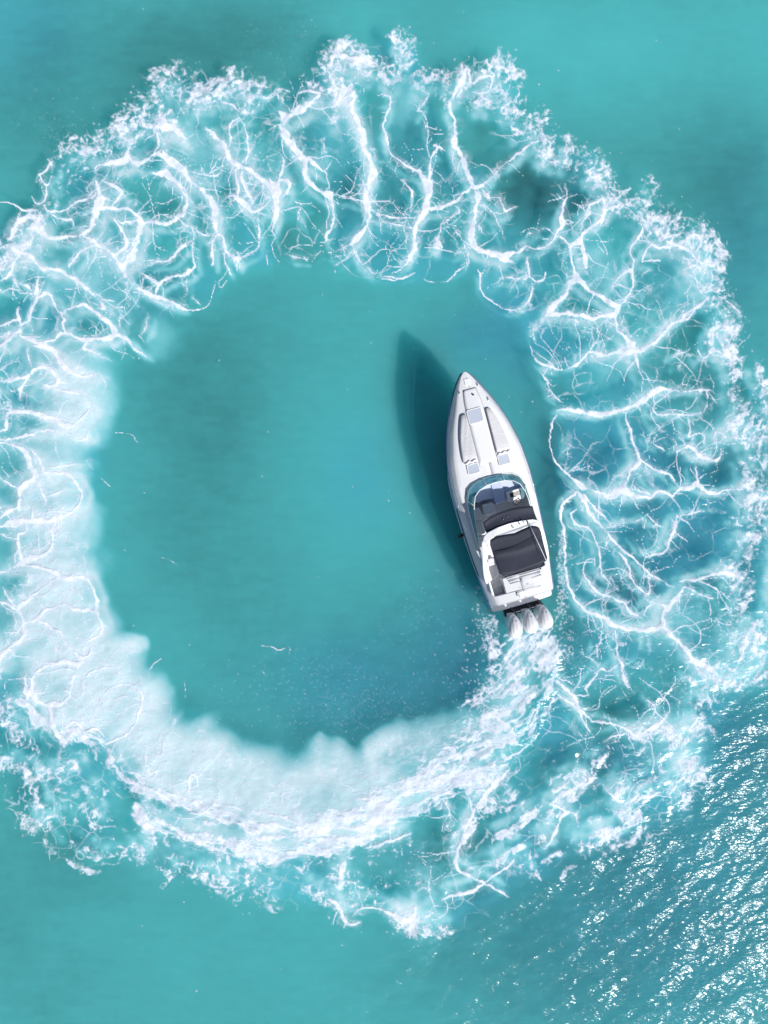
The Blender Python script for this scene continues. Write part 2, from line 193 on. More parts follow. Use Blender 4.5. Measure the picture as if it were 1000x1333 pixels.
# foam threads on the sea: chart sheet, then x,y,half-width runs
VEINS = '''
A 500,340,7 515,400,7 510,470,7 490,540,6 470,600,6 420,640,5
A 485,300,2 490,270,2 570,245,4 640,240,5 670,200,3 680,160,2
A 530,340,3 600,370,3 625,390,4 600,430,3 580,470,3
A 510,490,5 580,480,4 660,480,4 710,520,4 740,560,6 730,620,6 715,680,6 690,740,6 650,780,7 670,840,5 680,880,2
A 600,720,3 640,770,7
A 580,520,1.5 630,580,2.5 660,630,4 665,680,4 620,710,5
A 440,640,5 500,680,3 560,700,3 610,720,4 650,690,3
A 600,540,1 640,555,2 690,560,2 740,540,3
A 740,560,3 800,555,2 870,575,3 930,540,3 950,500,2 975,450,1.5 975,400,1.5 950,370,3 880,310,5 820,300,4
A 930,540,2 960,580,2 1000,610,2
A 850,190,4 870,250,4 930,270,4 980,320,4 1000,360,4
A 260,650,5 330,640,4 410,640,4
A 130,590,5 190,590,6 260,640,4
A 50,640,5 80,570,5 150,530,5 200,560,6 190,600,6
A 90,700,5 140,730,5 180,770,4.5 220,800,5 300,810,6 370,840,5 410,860,6 450,900,3 500,940,3
A 370,800,2 390,760,2 430,720,1.5 500,690,2
A 340,880,1.5 345,930,1.5 380,945,1
A 250,240,2 270,260,3 240,300,3 210,310,3 240,360,3 270,360,1.5 280,300,1
A 160,420,2 190,460,2 230,450,2 250,400,1.5 260,370,1
A 230,470,4 260,510,3 310,510,2 360,490,2 400,460,2 480,430,2 500,400,2
A 270,530,2 340,550,3 380,550,2 390,580,1
A 0,460,1.5 40,460,2 100,490,2 180,500,3
A 750,750,1.5 840,755,1.5 900,730,1.5 940,690,1.5 1000,665,1.5
A 690,840,1.5 740,900,1.5 800,940,2.5 860,970,2 920,1000,2
A 740,820,1 800,870,1.5 830,890,1.5 880,850,1.5 960,840,2.5 1000,800,1.5
A 830,890,1.5 820,940,2
A 670,870,2 680,960,1.5
A 200,830,3 190,900,3 160,960,3
A 0,930,1 60,910,2 100,930,1
A 60,850,2 80,900,2
A 100,880,2 150,900,3 160,930,2
A 0,870,2 50,820,2.5 70,770,2.5 100,720,4
B 480,470,5 530,510,7 570,560,7 590,620,5 650,660,5 690,680,4 740,730,4 800,770,8 830,800,9 850,740,5 875,660,3 860,590,1.2 850,560,1
B 590,560,3 600,500,2 600,440,1.5 640,410,3
B 650,660,4 620,690,2 630,760,2.5 640,840,4
B 655,690,1.5 655,750,2.5 690,810,3 710,860,3.5
B 530,860,2 590,825,2 640,850,4 690,890,4 720,910,4 770,890,2 800,840,2
B 830,800,8 840,870,4 840,930,3 830,1000,3
B 850,740,5 910,760,4 900,810,2 860,830,1
B 920,840,2 960,870,1.5 1000,870,1.5
B 970,890,2 950,930,1.5 980,980,1
B 850,380,5 880,420,8 870,470,8 890,520,8 930,570,5 980,640,5 1000,690,6
B 900,420,6 940,400,4 1000,360,5
B 640,410,3 670,460,1.5 690,530,2 690,580,1.5 670,650,1.5
B 200,600,4 240,620,5 290,640,5 350,680,4 390,740,4 450,790,5 490,840,5.5 510,900,6 505,960,5 520,1000,5
B 200,700,4 280,710,5 330,750,4 360,800,2 375,850,1.5 360,900,2 340,930,3 270,970,3 200,965,2
B 70,600,3 90,640,4 150,640,4 200,610,5 240,590,5
B 210,490,3 220,560,2.5 200,600,3
B 200,460,5 260,470,5 330,490,5 370,520,3
B 380,680,1 440,710,1.5 490,720,2 540,700,1.2 555,650,0.7
B 540,330,2 590,340,4 640,370,5 690,380,4
B 540,410,1 600,410,1.5
B 0,650,4 50,630,4
C 510,180,4 530,225,4 560,235,4 575,280,3 580,320,3 630,345,4 655,360,5 650,395,2
C 530,225,3 505,260,2 500,320,2 510,370,3 500,385,2
C 575,330,2 575,370,2 595,400,2 610,440,2.5
C 660,350,2 700,320,1.5 740,295,1.5 755,240,1.5 760,190,2 740,130,1.5
C 740,295,1 780,295,1.5 800,340,1
C 160,370,1.2 240,355,1.5 300,330,2 350,290,1.5 400,285,1.5
C 400,200,2.5 450,220,2.5 480,230,2 520,215,2
C 395,200,2 410,250,1 400,290,1.5 405,350,1.5 410,395,2 370,420,2 360,440,3 300,450,1.5 230,485,1.5 220,540,2.5
C 370,450,1.5 375,500,1.2 360,560,1
C 80,450,2 130,500,2 210,545,3 260,575,2 330,600,2.5 370,615,1.5 430,600,1 490,560,1 530,470,1
C 150,430,1.5 200,460,1.5 225,485,1.5
C 400,540,1.5 420,570,2
C 0,740,4 50,760,3 100,820,2 150,850,1.5
C 10,690,1.5 25,620,1.5
C 870,310,1 930,335,1 1000,330,1
C 540,480,1 560,510,1 600,460,1
D 325,380,4 320,440,4 350,510,5.5 370,580,5.5 380,650,5.5 410,710,5.5 430,780,5.5 410,840,5 395,900,4.5 400,960,5 395,1000,4
D 445,380,1.5 500,385,2 520,420,3 500,480,2.5 490,540,2.5 505,590,2 505,650,2 540,700,2 600,745,1.8 655,765,3 690,800,6 715,830,7.5 710,880,6.5 705,940,5.5 700,990,5.5
D 750,620,5 770,630,6 790,640,5 820,660,1
D 770,640,5 740,690,2 725,770,4 720,810,6
D 690,490,0.8 700,550,1 740,595,1.5 760,620,4
D 655,765,2 690,740,1.2 720,710,0.7
D 720,975,4 790,965,3 850,940,3 900,890,2.5 920,860,3
D 910,230,5 890,280,6 860,340,5.5 840,390,4 835,440,3 855,500,4 860,560,6.5 855,630,5 890,680,5 900,740,5 915,800,5 930,850,6.5
D 580,820,1 620,880,2 620,940,1
D 430,660,1 500,665,1
D 0,660,6 60,720,6 80,800,5 130,870,4 200,910,6 205,960,3
D 60,720,5 110,740,5 180,790,2
D 230,900,1.5 300,910,1.2 380,925,1.2 450,925,1.2 550,930,0.8
D 170,610,1.5 170,660,1.5 180,690,1
D 0,930,1.5 50,950,1.5 40,1000,1.2
D 50,945,1.2 130,940,1.2
D 0,470,7 60,450,6 110,410,4 140,370,4 80,350,4 20,355,3
D 660,460,1.5 690,420,2 715,370,2.5
D 180,250,3 210,320,5 250,350,4 310,360,3 330,400,4
D 200,240,4 230,180,5 300,190,5 370,200,5
E 245,780,6 290,780,3 340,740,2 370,730,2 390,690,2 450,640,1.5 510,600,2 560,550,2.5 600,530,3
E 270,800,4 290,850,5 280,900,5 270,960,5.5 265,1000,5.5
E 300,790,3 320,830,5 350,850,2
E 350,840,1.5 400,840,2.5 420,880,3 440,895,2.5 500,870,1
E 430,900,1.2 430,950,1
E 170,880,3 185,920,2 130,950,1.2 100,980,1.5
E 190,900,1.2 240,920,1.2 270,930,2
E 740,770,2 750,820,2 730,870,2.5 710,940,4 720,980,4
E 940,830,2.5 910,860,1.5 870,870,2 855,905,4 830,950,1.5 820,1000,1.5
E 940,830,4 940,930,4 920,980,2
E 270,270,2 320,275,1.2 355,260,1.5 365,220,1.5 345,185,2 300,190,2.5 270,215,3
F 280,200,5 260,290,5.5 265,360,6.5 300,390,7 360,415,6 430,420,5 510,380,5 530,365,3 580,375,1.5 630,370,1.8 680,330,2 710,280,3 730,235,5 715,200,2.5 735,140,2.5 760,110,2
F 360,415,4 430,440,4 470,460,2
F 710,290,3 740,330,2.5 770,365,5 810,340,7 840,300,4 880,260,2.5 930,225,2.5
F 770,365,4 775,420,2 790,480,2 800,530,6 770,560,4 760,610,3.5 720,660,5 680,690,6 650,715,4
F 820,390,4 840,430,4 850,480,3
F 640,720,2 700,715,4 770,720,4 830,730,3 890,740,4 960,720,3 1000,720,2
F 800,520,4 840,560,3 900,610,2.5 960,640,3 1000,660,4
F 630,735,2 590,770,2.2 590,820,1.2 600,850,0.8
F 570,880,2.5 580,930,3 610,965,2.5 680,995,2.2
F 790,980,2 830,960,2 850,930,2 900,915,2.5 950,930,3 1000,930,4
F 530,400,2 545,480,2 550,520,2.5 510,530,1 460,520,1.5 400,530,0.8
F 550,520,2 590,545,2.5 640,540,2 650,500,3
F 580,560,1.8 575,610,1.8 545,660,1.8 500,690,1.8 440,690,1.8 390,665,1.8 340,635,1.8 315,600,1.5 300,540,2 285,490,2
F 0,520,1.5 50,540,1.5 120,535,1.5 180,490,1.5 230,460,1.2
F 70,360,3 80,340,4 90,380,2
F 80,330,2 90,270,1.5 100,245,1.5 150,220,1.2 190,190,2
F 60,250,1.2 85,290,1
F 150,270,0.8 200,325,1.2 215,380,1.5 170,400,2
F 540,320,1.5 555,300,2 600,295,1.5 620,270,1.2 660,275,1
F 415,270,1.5 420,310,2 430,340,1.5
F 715,400,1 735,430,1.5 760,450,1
F 650,640,1 680,600,0.8
F 300,160,3 350,180,1.2 400,240,1 420,300,1
F 290,260,1.2 320,270,1.5 330,295,1.5 380,290,1
G 25,430,5 70,390,2.5 120,350,3 140,300,3
G 20,450,6 40,540,5 50,600,4
G 0,650,4 60,700,3 130,750,3 190,790,6 205,800,5 200,850,4 150,845,2.5 90,860,3 0,840,2
G 205,800,4 245,750,3.5 275,700,2.5 280,640,2 275,600,4 230,620,1.5 190,670,1.8 185,700,4
G 280,600,3 290,550,1.5 275,500,1.5 300,460,2.5 340,410,2.5 350,380,2
G 400,1000,2 440,950,2.5 480,900,3 540,870,2.5 580,830,3 640,800,3 680,750,4
G 370,680,1 385,740,2
G 330,640,0.7 385,600,0.7
G 345,560,2 370,500,2 400,470,2 440,490,3 500,470,3 550,490,3 600,510,3 640,560,4 700,580,4
G 345,560,2 400,555,2 440,560,3
G 560,470,3 575,440,2 610,425,2 640,450,3 630,490,2 600,510,2
G 560,600,1.5 580,650,1.2 620,680,1.2 670,680,2
G 560,600,1.5 600,580,2 640,580,3
G 200,850,3 220,920,2.5 260,960,3 280,1000,6
G 240,830,1 260,900,1 270,960,1.5
G 90,860,2 120,900,1.5 130,940,1.5 190,980,1
G 0,870,1.2 50,930,1 100,950,1
G 740,740,1.5 800,780,1.5 850,840,1.5 860,880,1.5
Q 395,140,4 420,180,8 400,190,7 370,190,6 320,205,4 270,205,3 230,195,2 200,215,2 170,245,4 120,270,2 70,260,2 0,235,2
Q 430,190,5 500,155,2 560,100,2.5 600,70,2.5 650,50,2 690,5,2
Q 430,200,5 440,260,1.5 460,310,1
Q 395,140,2 360,110,1.5 330,60,1.5
Q 390,130,1 370,70,1 360,30,1
Q 0,270,1 40,320,1.5 60,370,2 110,410,2.5
Q 80,450,5 120,440,5 180,445,4 240,450,4 300,460,4.5 360,440,4.5 400,425,4.5 450,400,4.5 490,370,5 540,350,5 580,355,4 620,360,2 680,360,1 740,365,4 760,360,3
Q 490,370,2 485,345,1
Q 740,365,3 745,400,4 730,440,3 690,465,2 640,470,1.5 570,460,1.5 510,455,1.5 470,410,1.5
Q 645,470,1.5 650,530,2 645,560,2 690,540,1 720,560,1.2 715,590,1
Q 470,420,1.5 510,490,1.2 560,550,1.2 600,590,1
Q 380,450,2 380,490,2.5 405,530,3 410,580,3.5 430,630,4 435,670,3.5 400,720,3 385,770,3 350,800,6 320,820,6
Q 75,470,3 60,490,2 45,540,1.2 50,600,1.2 70,650,1.5 105,700,2 150,750,3 200,785,5 250,800,3 320,820,5 370,800,6 420,820,5 480,830,2.5 500,800,3 540,800,3 580,820,3 600,795,3 660,780,4 690,770,6 720,790,4 780,800,2 840,785,2.5 890,790,2.5
Q 690,770,3 685,730,2 685,690,1
Q 440,660,2 480,690,2 530,710,3 570,730,2 610,770,1
Q 455,680,1 480,730,1 500,780,1.2
Q 490,570,1.2 520,600,2 555,630,3
Q 600,625,2 650,605,3 690,640,2.5 720,655,2.5 780,660,3 800,620,1.5
Q 760,590,1.5 770,545,2 800,545,1.5 820,580,2.5 840,570,3
Q 740,870,1.5 740,830,1
Q 745,880,1.5 810,880,1
Q 135,520,0.8 135,590,1 120,690,1
Q 170,810,3 110,860,2 100,920,3 110,950,2.5
Q 405,780,1.2 440,800,1.5 480,820,2
Q 690,180,3 710,210,3 760,180,3 820,200,3
Q 580,210,1.2 640,190,1.2
Q 610,250,1.5 615,270,2
I 100,240,3 115,190,2 150,180,1.2
I 170,140,3 200,170,4 220,220,4.5 250,260,4 300,320,3.5 350,380,4 400,420,2.5 450,460,2.5 490,490,3 540,515,2.5 600,550,1
I 200,150,3.5 250,210,3 290,250,3 320,290,2
I 345,400,3 375,440,3 390,500,3 410,535,3 440,560,2 480,575,2 490,540,1.2 480,490,1
I 170,210,1 140,230,2 160,280,2 210,295,2 240,350,1.5 265,410,2 280,480,1.8 300,520,1.5 340,560,1.2
I 255,460,1 240,430,1.2 215,440,1.5 205,485,2 230,530,2 270,570,2 330,595,2 370,630,2.5 410,660,3 450,670,3.5
I 105,260,3 105,340,2.2 115,400,2.2 125,480,2.2 135,530,2.5 160,590,3 200,635,3 240,660,4 290,680,5.5 320,705,5 380,720,5.5 440,730,5.5 500,725,6 540,705,6 545,660,3 565,625,5.5 610,590,5 640,545,5
I 565,625,4 530,605,3 490,620,1.5 450,670,1.5
I 540,710,5 580,760,4 630,805,4 670,850,6 720,880,5 780,920,5
I 620,525,3 640,520,5 690,520,3 740,500,4 790,490,6 850,510,4
I 640,545,5 700,575,3 760,600,2
I 600,240,4 590,300,5 570,360,2.5 540,390,2 470,420,1.5
I 600,240,3 640,235,2 720,220,1.2
I 600,310,1.5 650,355,1
I 560,170,1.5 580,220,1.5
I 470,240,2 510,265,1.5 550,290,1
I 320,280,1.5 380,270,1.5 430,260,1 470,235,1.5
I 420,350,0.8 455,390,1 460,410,1.5
I 330,730,1.2 345,790,2 345,850,1 360,880,4 370,930,2.5 400,990,1.5
I 350,880,3 320,915,2 270,910,2.5 240,950,1.5 200,980,1.5
I 255,900,1 250,800,0.8
I 365,885,1 430,885,1 500,900,1.5
I 470,760,1 480,830,0.8
I 490,770,0.6 475,840,0.6
N 250,100,2 280,120,1.5 340,145,1
N 250,120,2 290,160,3 320,190,3 330,230,3 370,260,4 400,290,4
N 250,185,1.8 300,220,2.5 340,260,3 370,310,4 390,350,4
N 320,185,2 380,175,1.5 370,150,2 410,120,1.8 420,90,2
N 400,290,4 460,295,2.5 510,310,2.2 560,325,2.5 600,360,3 650,380,2
N 560,335,2 540,355,2 490,370,1.5 450,385,1
N 320,280,1.2 315,320,1.5 350,360,1.5
N 600,360,3 650,330,4 700,300,3 740,260,3
N 560,155,2.5 530,100,2.5
N 640,200,1.5 680,235,3
N 430,560,1 460,600,2 500,635,3.5 540,650,3.5
N 200,640,1.5 260,670,1.5 290,690,2 270,710,3 240,790,4 200,850,5
N 290,690,2 330,700,2.5 340,750,2
N 350,590,2 390,550,4.5 420,535,3
N 540,660,3 600,610,3
N 620,640,2 700,590,3
J 0,270,4 60,240,5 110,210,6 140,190,8 170,185,5 210,170,3 250,140,2 280,90,1.5 270,30,1.5 240,0,1.5
J 110,190,4 95,110,3.5 95,70,2.5 140,50,2 140,0,2.5
J 0,60,2.5 50,80,2 90,90,3
J 150,185,1.5 150,140,1.2 200,170,1
J 110,220,2 180,225,2 240,235,3 290,270,4 300,290,4 360,290,4 400,280,3 450,295,2.5 490,340,2 505,400,2.5 500,455,3 525,510,3 525,560,3 490,600,2 440,620,1.5
J 300,290,3 240,330,2 200,370,2 160,400,5 100,440,4 110,490,3 120,540,5 120,600,4 50,650,4 20,690,4
J 160,400,2 150,330,1.5 170,260,1.5
J 500,455,3 440,450,3 380,445,2.5 330,435,3.5 270,450,3 230,470,3.5 180,510,3 120,530,4
J 330,435,2 360,360,1.5 370,310,1.5
J 200,510,2.5 260,555,2 310,575,2 340,640,2 390,690,3 410,710,7 400,740,6 320,730,3 240,750,3 170,790,3.5 160,850,4 170,910,5 220,945,3.5 260,960,4 320,940,4 350,890,4 330,870,3
J 410,700,3 460,680,2 490,620,1.5
J 270,560,1 270,630,1.5 300,690,1.2 340,680,1
J 400,750,4 385,770,4 375,820,4 350,890,4
J 390,790,3 420,820,5 430,880,3
J 430,810,2 480,770,2 540,755,2 590,765,1.5 620,790,1.2
J 360,880,2 410,880,2
J 480,980,2 500,930,2 560,880,2 640,855,2 700,860,2 735,900,2 745,960,2
J 510,970,2.5 580,920,1.5
J 640,900,1 600,970,1
J 0,410,4 40,420,3 90,460,4
J 30,570,1.5 100,580,1
J 20,340,2 60,410,3 90,440,3
J 0,720,4 20,660,5 60,660,4
J 130,780,3 130,850,3 150,930,4
J 650,525,0.55 690,540,0.66 715,490,0.44
J 735,840,0.88 760,770,0.61 840,700,0.66 920,650,0.66 1000,630,0.50
J 820,170,0.61 880,195,0.61 940,230,0.61 1000,290,0.77
K 745,30,2 735,90,2 710,170,2 650,220,3 590,260,3 550,290,5
K 350,30,4 310,70,4 260,70,4 270,140,5 290,220,5 340,260,5
K 330,190,2 390,165,2.5 440,190,3 450,230,4
K 500,150,1.5 560,100,1.5
K 440,210,2 510,200,2 550,240,3
K 940,80,0.55 920,120,0.55 870,240,0.66 860,330,0.83 830,410,0.83 790,460,1.65
K 760,330,1.2 770,400,1.5 790,440,2
L 55,340,2 60,260,2 90,230,2 100,300,1.5
L 215,300,1.2 220,400,1.5
L 300,300,1.5 315,360,2
L 380,320,1.2 380,390,1.2
L 860,260,1 905,290,1.2 925,350,1.5
L 540,350,0.9 570,390,1
P 200,5,3 290,20,4 340,80,4 360,120,4 420,160,3.5 480,175,2.5 580,155,1.5
P 165,20,2 170,80,2 190,130,3
P 0,190,4 90,190,4 160,180,4 210,145,4 280,140,4 320,180,3.5 325,230,4 300,250,4.5 260,240,3.5
P 325,220,2 380,215,2
P 330,265,2 420,270,2 500,285,1.5
P 130,290,5 140,230,3 160,190,3
P 40,220,2 100,260,1.5
P 0,500,3 35,480,4 45,410,5 70,375,5 130,370,4.5 190,375,4.5 250,405,4.5 310,430,5.5 370,460,5 430,460,2 490,410,1.5 525,370,1.2 500,330,1.2
P 70,375,4 20,345,2 0,330,3
P 65,360,3 70,320,3
P 0,550,4 60,540,3 130,525,3 200,515,3 290,490,2.5 350,510,2
P 390,500,1.2 450,545,1.5 510,535,2 525,490,1.2
P 0,565,4 60,575,4 120,600,4 160,640,4 180,710,5 210,750,6 170,790,7 120,840,6 110,900,6 110,960,6
P 140,640,2 160,680,3
P 170,600,1.5 220,650,2.5 250,700,3.5 270,730,3.5 330,740,3.5 400,740,2.5 430,770,2 465,840,2.5 465,900,2.5 430,950,3 340,995,4 260,1010,5 160,1020,6 80,1030,6 0,1050,5
P 215,790,3 250,840,3 270,890,3 265,920,2.5
P 270,860,2 330,855,2 370,840,2.5
P 380,930,2 370,970,2.5
P 0,750,2 20,780,2 100,830,3
P 30,775,1.5 90,740,1.5
P 0,1000,4 60,960,4 100,940,5
P 190,940,3 190,1000,3
P 450,680,1.5 530,670,1.8 580,660,1.5
P 515,690,0.44 570,720,0.44
P 580,760,0.50 620,810,0.61 660,830,0.61 720,860,0.44
P 215,700,2 195,640,1.5
P 300,700,3 360,700,2.5 440,680,2
H 0,400,6 50,360,6 100,320,6 100,270,4 90,230,2.5 100,190,1.5
H 0,300,4 40,280,4 90,260,4
H 100,290,4 140,260,3 170,200,3 190,150,4 200,90,4
H 190,150,3 250,130,3 290,190,2.5 330,230,4 325,270,2.5 335,320,3
H 240,60,2 210,110,2
H 330,230,3 370,200,2.5 430,185,4 480,215,4 530,250,4 580,290,6 590,330,7 560,355,6 500,360,3.5 440,360,3.5 390,345,3 335,325,3 290,355,3 240,380,4
H 100,350,4 160,370,5 200,385,5 250,400,4 280,440,4 310,490,4 340,525,4 400,555,3
H 290,320,1.2 300,270,1
H 600,330,5 640,350,4 690,400,2.5 760,455,2
H 610,290,1.5 625,220,1.5
H 770,230,1 755,290,1.2 720,340,1
H 450,365,2 430,410,3 470,420,2 520,440,1.2
H 500,200,4 540,200,6 530,160,4 600,155,2
H 70,50,3 80,100,2
H 0,515,1.5 60,480,1 60,430,0.7
H 580,850,0.50 630,850,0.66 690,855,0.55 740,900,0.39
S 350,480,0.61 360,455,0.61 400,450,0.61 430,465,0.61 460,455,0.61 465,480,0.99
S 380,530,0.39 405,560,0.44
S 240,690,0.55 265,630,0.50 340,580,0.50
S 130,650,0.50 145,560,0.39
M 940,190,3 890,240,4 840,300,6 790,380,6 740,430,4 690,530,3
M 760,490,6 720,520,6 680,590,5 650,650,4 660,720,2.5 740,770,3.5 800,790,5
M 800,790,4 740,830,3.5 660,850,3 590,880,3
M 800,800,3 870,830,2.5 930,870,4
M 800,780,3 870,740,3 950,690,4
M 0,880,4 50,920,4 100,1010,4 150,1000,3
M 120,960,3 170,920,3 240,920,3.5 310,960,3.5 380,1000,5 440,1000,5 420,1080,4
M 440,920,3 450,990,4
M 500,980,2.5 550,940,2.5
M 600,360,2.5 620,420,2.5 640,480,2
M 430,530,1.5 350,560,2 250,600,2 180,620,2
R 510,560,4 510,640,5 530,700,4 520,770,3 480,820,5 430,860,5 440,900,2 480,1000,1.5
R 530,700,4 580,730,4 650,740,1.5 720,740,1
R 825,600,5 815,700,5 770,770,4 760,850,4 730,930,4 690,990,2.5 640,1030,1.5
R 830,690,4 900,680,3 1000,650,3
R 300,620,4 325,650,4 330,760,2 300,820,5 300,850,3
R 430,860,2 340,900,1.5 270,900,1
R 80,920,1 200,940,1
R 0,530,6 40,640,5 35,740,3 40,840,1.5
R 350,630,1.5 500,645,1.2 660,650,1
R 590,770,1 680,780,1.2 760,790,1.5
R 870,830,1.5 880,870,4 860,885,3 900,770,1.5
R 690,540,1 740,590,2 750,640,1.5 730,720,0.8
R 170,660,2 160,720,1.5 190,790,1
R 60,640,1.2 170,665,1.5 260,660,1
R 480,1000,1.5 540,1040,1.2 640,1060,1.2 720,1030,1
Z 462,320,1.2 470,345,1.3 490,358,1.4 520,362,1.4 545,352,1.2
Z -150,500,4 -100,510,4 -50,495,4 0,505,3
Z -150,640,4 -90,660,5 -40,650,4 0,660,4
Z -140,760,4 -70,770,5 0,745,4
Z -100,400,4 -60,440,5 0,450,5
Z -130,330,5 -60,350,5 0,380,5
Z -60,350,3 -60,440,3 -50,495,3 -90,560,3 -90,660,3
Z -20,420,3 -60,560,2 -40,650,3 -70,770,3
Z 1000,530,4 1060,540,4 1120,520,4
Z 1000,640,3 1050,660,4 1110,640,3 1050,540,2
'''
# ragged lacy rim of the ring: runs of x,y,half-width
LACE = '''
15,345,12 22,320,12 35,300,14 52,290,12
75,205,6 105,188,11 130,182,12 165,165,14 195,155,10
160,148,9 195,125,11 215,105,15 240,112,15 270,122,13 292,116,9 305,100,9 315,112,12 342,122,12 372,124,6
178,152,11 205,158,12 225,165,8
410,92,5 435,80,12 458,68,12 472,82,11 495,100,9 515,92,12 525,68,10 528,45,8 505,47,5
440,105,13 450,140,13 438,150,8
540,103,11 562,96,8 580,108,5
600,86,6 610,108,12 596,125,10 587,135,6
625,88,5 648,82,11 665,95,10 676,112,6
615,125,8 655,135,10 665,155,9 685,170,9 700,180,9 725,195,12 750,205,10 766,208,11 785,230,13 800,255,15 830,268,14 845,245,10 848,230,6
838,280,10 865,288,11 870,308,10 890,317,8 915,306,9 928,325,12 926,350,12 920,375,9
920,392,5 935,410,6 950,425,10 935,437,12 955,430,9 943,457,7 955,468,8 952,490,8 960,525,6 960,560,10 985,560,12 990,585,11 985,620,13 985,660,13 975,695,11 970,730,6
985,475,5 1000,525,9 1030,540,12 1040,600,14 1030,680,14 1025,740,12 1020,820,14
935,733,4 965,755,9 970,782,8 950,828,8 965,850,10 990,825,10 1000,875,12 940,880,10 915,870,5
900,887,6 930,890,8 935,902,8 910,920,7 905,945,8
820,960,3 865,955,10 890,960,12 908,950,9 930,955,7
885,985,11 910,1010,11 880,1020,11 890,1050,10
668,1130,9 700,1138,7
745,1095,8 775,1103,9 790,1080,6
795,1055,8 825,1062,8 835,1070,5
8,905,9 15,940,9 22,970,7
-10,1000,9 5,990,7 20,1003,8 35,1008,9 55,1010,9 85,1006,9 100,990,9
45,1035,4 50,1060,8 37,1075,7 22,1060,5
60,1095,4 70,1110,5
90,1122,3 105,1130,4 130,1135,4
175,1100,6 185,1122,9
100,1035,5 115,1030,5
120,1110,4 145,1113,3
268,1140,9 300,1158,8
245,1140,6 270,1148,7
398,1160,6 430,1170,8 445,1188,7
350,1180,4 362,1183,3
510,1195,9 540,1205,11 560,1212,8 590,1210,5
455,1170,6 475,1180,5
770,995,7 785,985,6
806,1020,6
750,1020,5 770,1012,5
-60,960,14 -40,900,14 -30,840,12 0,880,8
-150,420,14 -140,520,16 -145,620,16 -135,720,16 -110,820,16 -60,900,14
-110,380,14 -60,320,14 -20,320,12 15,345,12
0,440,4 12,432,4
639,800,3 643,830,5 648,862,6 640,890,7 620,920,7
'''
# churned water behind the propellers
TURB = '''
690,812,26 690,835,32 690,860,34 684,888,38 672,915,42 650,945,44 620,980,42 585,1008,36 545,1032,30 505,1052,26 465,1064,22 430,1072,19 380,1076,19 330,1072,18 280,1060,16 230,1050,15 195,1038,13 165,1012,12 135,985,14 115,962,12 85,955,9 60,950,9 42,930,9 35,900,9
716,835,9 716,870,11 712,905,12 698,935,12 670,970,12 650,990,11
195,1072,10 240,1085,12 290,1100,10 340,1108,12 390,1108,11 440,1100,12 480,1085,10
170,1050,8 190,1080,10 200,1100,7
430,1130,6 440,1150,6 455,1120,5
'''
# clouds of bubbles under the surface: x,y,radius,strength
MILK = '''
30,440,34,.30;60,470,36,.34;95,470,32,.42;100,520,34,.62;70,520,34,.6;85,560,36,.62;60,600,36,.62;90,625,26,.6;85,660,26,.62;50,660,36,.62;50,700,36,.66;92,705,20,.55
60,750,36,.72;95,745,30,.72;45,800,34,.66;95,800,34,.78;70,840,36,.8;110,830,30,.82;60,880,34,.8;105,880,36,.88;150,870,26,.82;130,920,38,.95;90,930,30,.9;170,930,34,.95;195,920,26,.8
180,965,34.2,0.95;215,975,34.2,0.95;210,1010,28.5,0.95;255,987.077,34.2,0.95;275,969.846,24.7,0.95;255,1022.08,32.3,0.95;300,1008.31,34.2,0.95;300,1043.31,24.7,0.95;335,1013.15,32.3,0.95;345,1044.54,28.5,0.9;385,1030.92,28.5,0.92;390,1055.23,24.7,0.9;430,1014.69,26.6,0.95;435,1039,26.6,0.9;470,1024.15,26.6,0.88;478,1003.05,19,0.8;505,1000,22.8,0.84;525,975,20.9,0.78;545,985,20.9,0.7;570,965,19,0.62;600,950,17.1,0.45
162,843,15,.7;172,850,12,.7;145,845,16,.7;200,905,20,.6;436,985,12,.85;480,985,12,.7;500,978,16,.75
20,310,30,.3;150,300,34,.25;60,360,30,.3;120,330,30,.35;130,380,40,.3;190,440,26,.25;200,420,26,.22;230,160,30,.3;250,200,40,.25
440,130,30,.3;520,120,24,.35;470,180,30,.15;430,200,30,.2;790,350,28,.42;775,320,22,.3;830,430,40,.2;880,380,40,.25;800,480,34,.2;930,560,40,.25
640,360,20,.2;600,330,30,.1;350,240,30,.2;320,200,30,.2;850,530,40,.15;820,640,40,.15;860,820,30,.25;900,800,40,.2;960,860,40,.3;880,980,40,.35;700,700,1,0
690,840,22,.5;680,880,26,.5;660,920,26,.5;630,960,28,.5;590,990,30,.55;560,1010,30,.55;500,1050,30,.5;440,1070,30,.45;350,1080,34,.45;260,1075,34,.4
100,1050,50,.18;200,1120,50,.22;320,1140,50,.22;420,1130,50,.2;520,1130,60,.18;560,1200,40,.3;700,1060,60,.12;760,1080,50,.2;640,1140,40,.2
-60,500,60,.4;-60,600,60,.5;-60,700,60,.5;-60,800,60,.5;-20,860,40,.4;-80,420,50,.3;1040,600,50,.25;1040,760,50,.25
'''
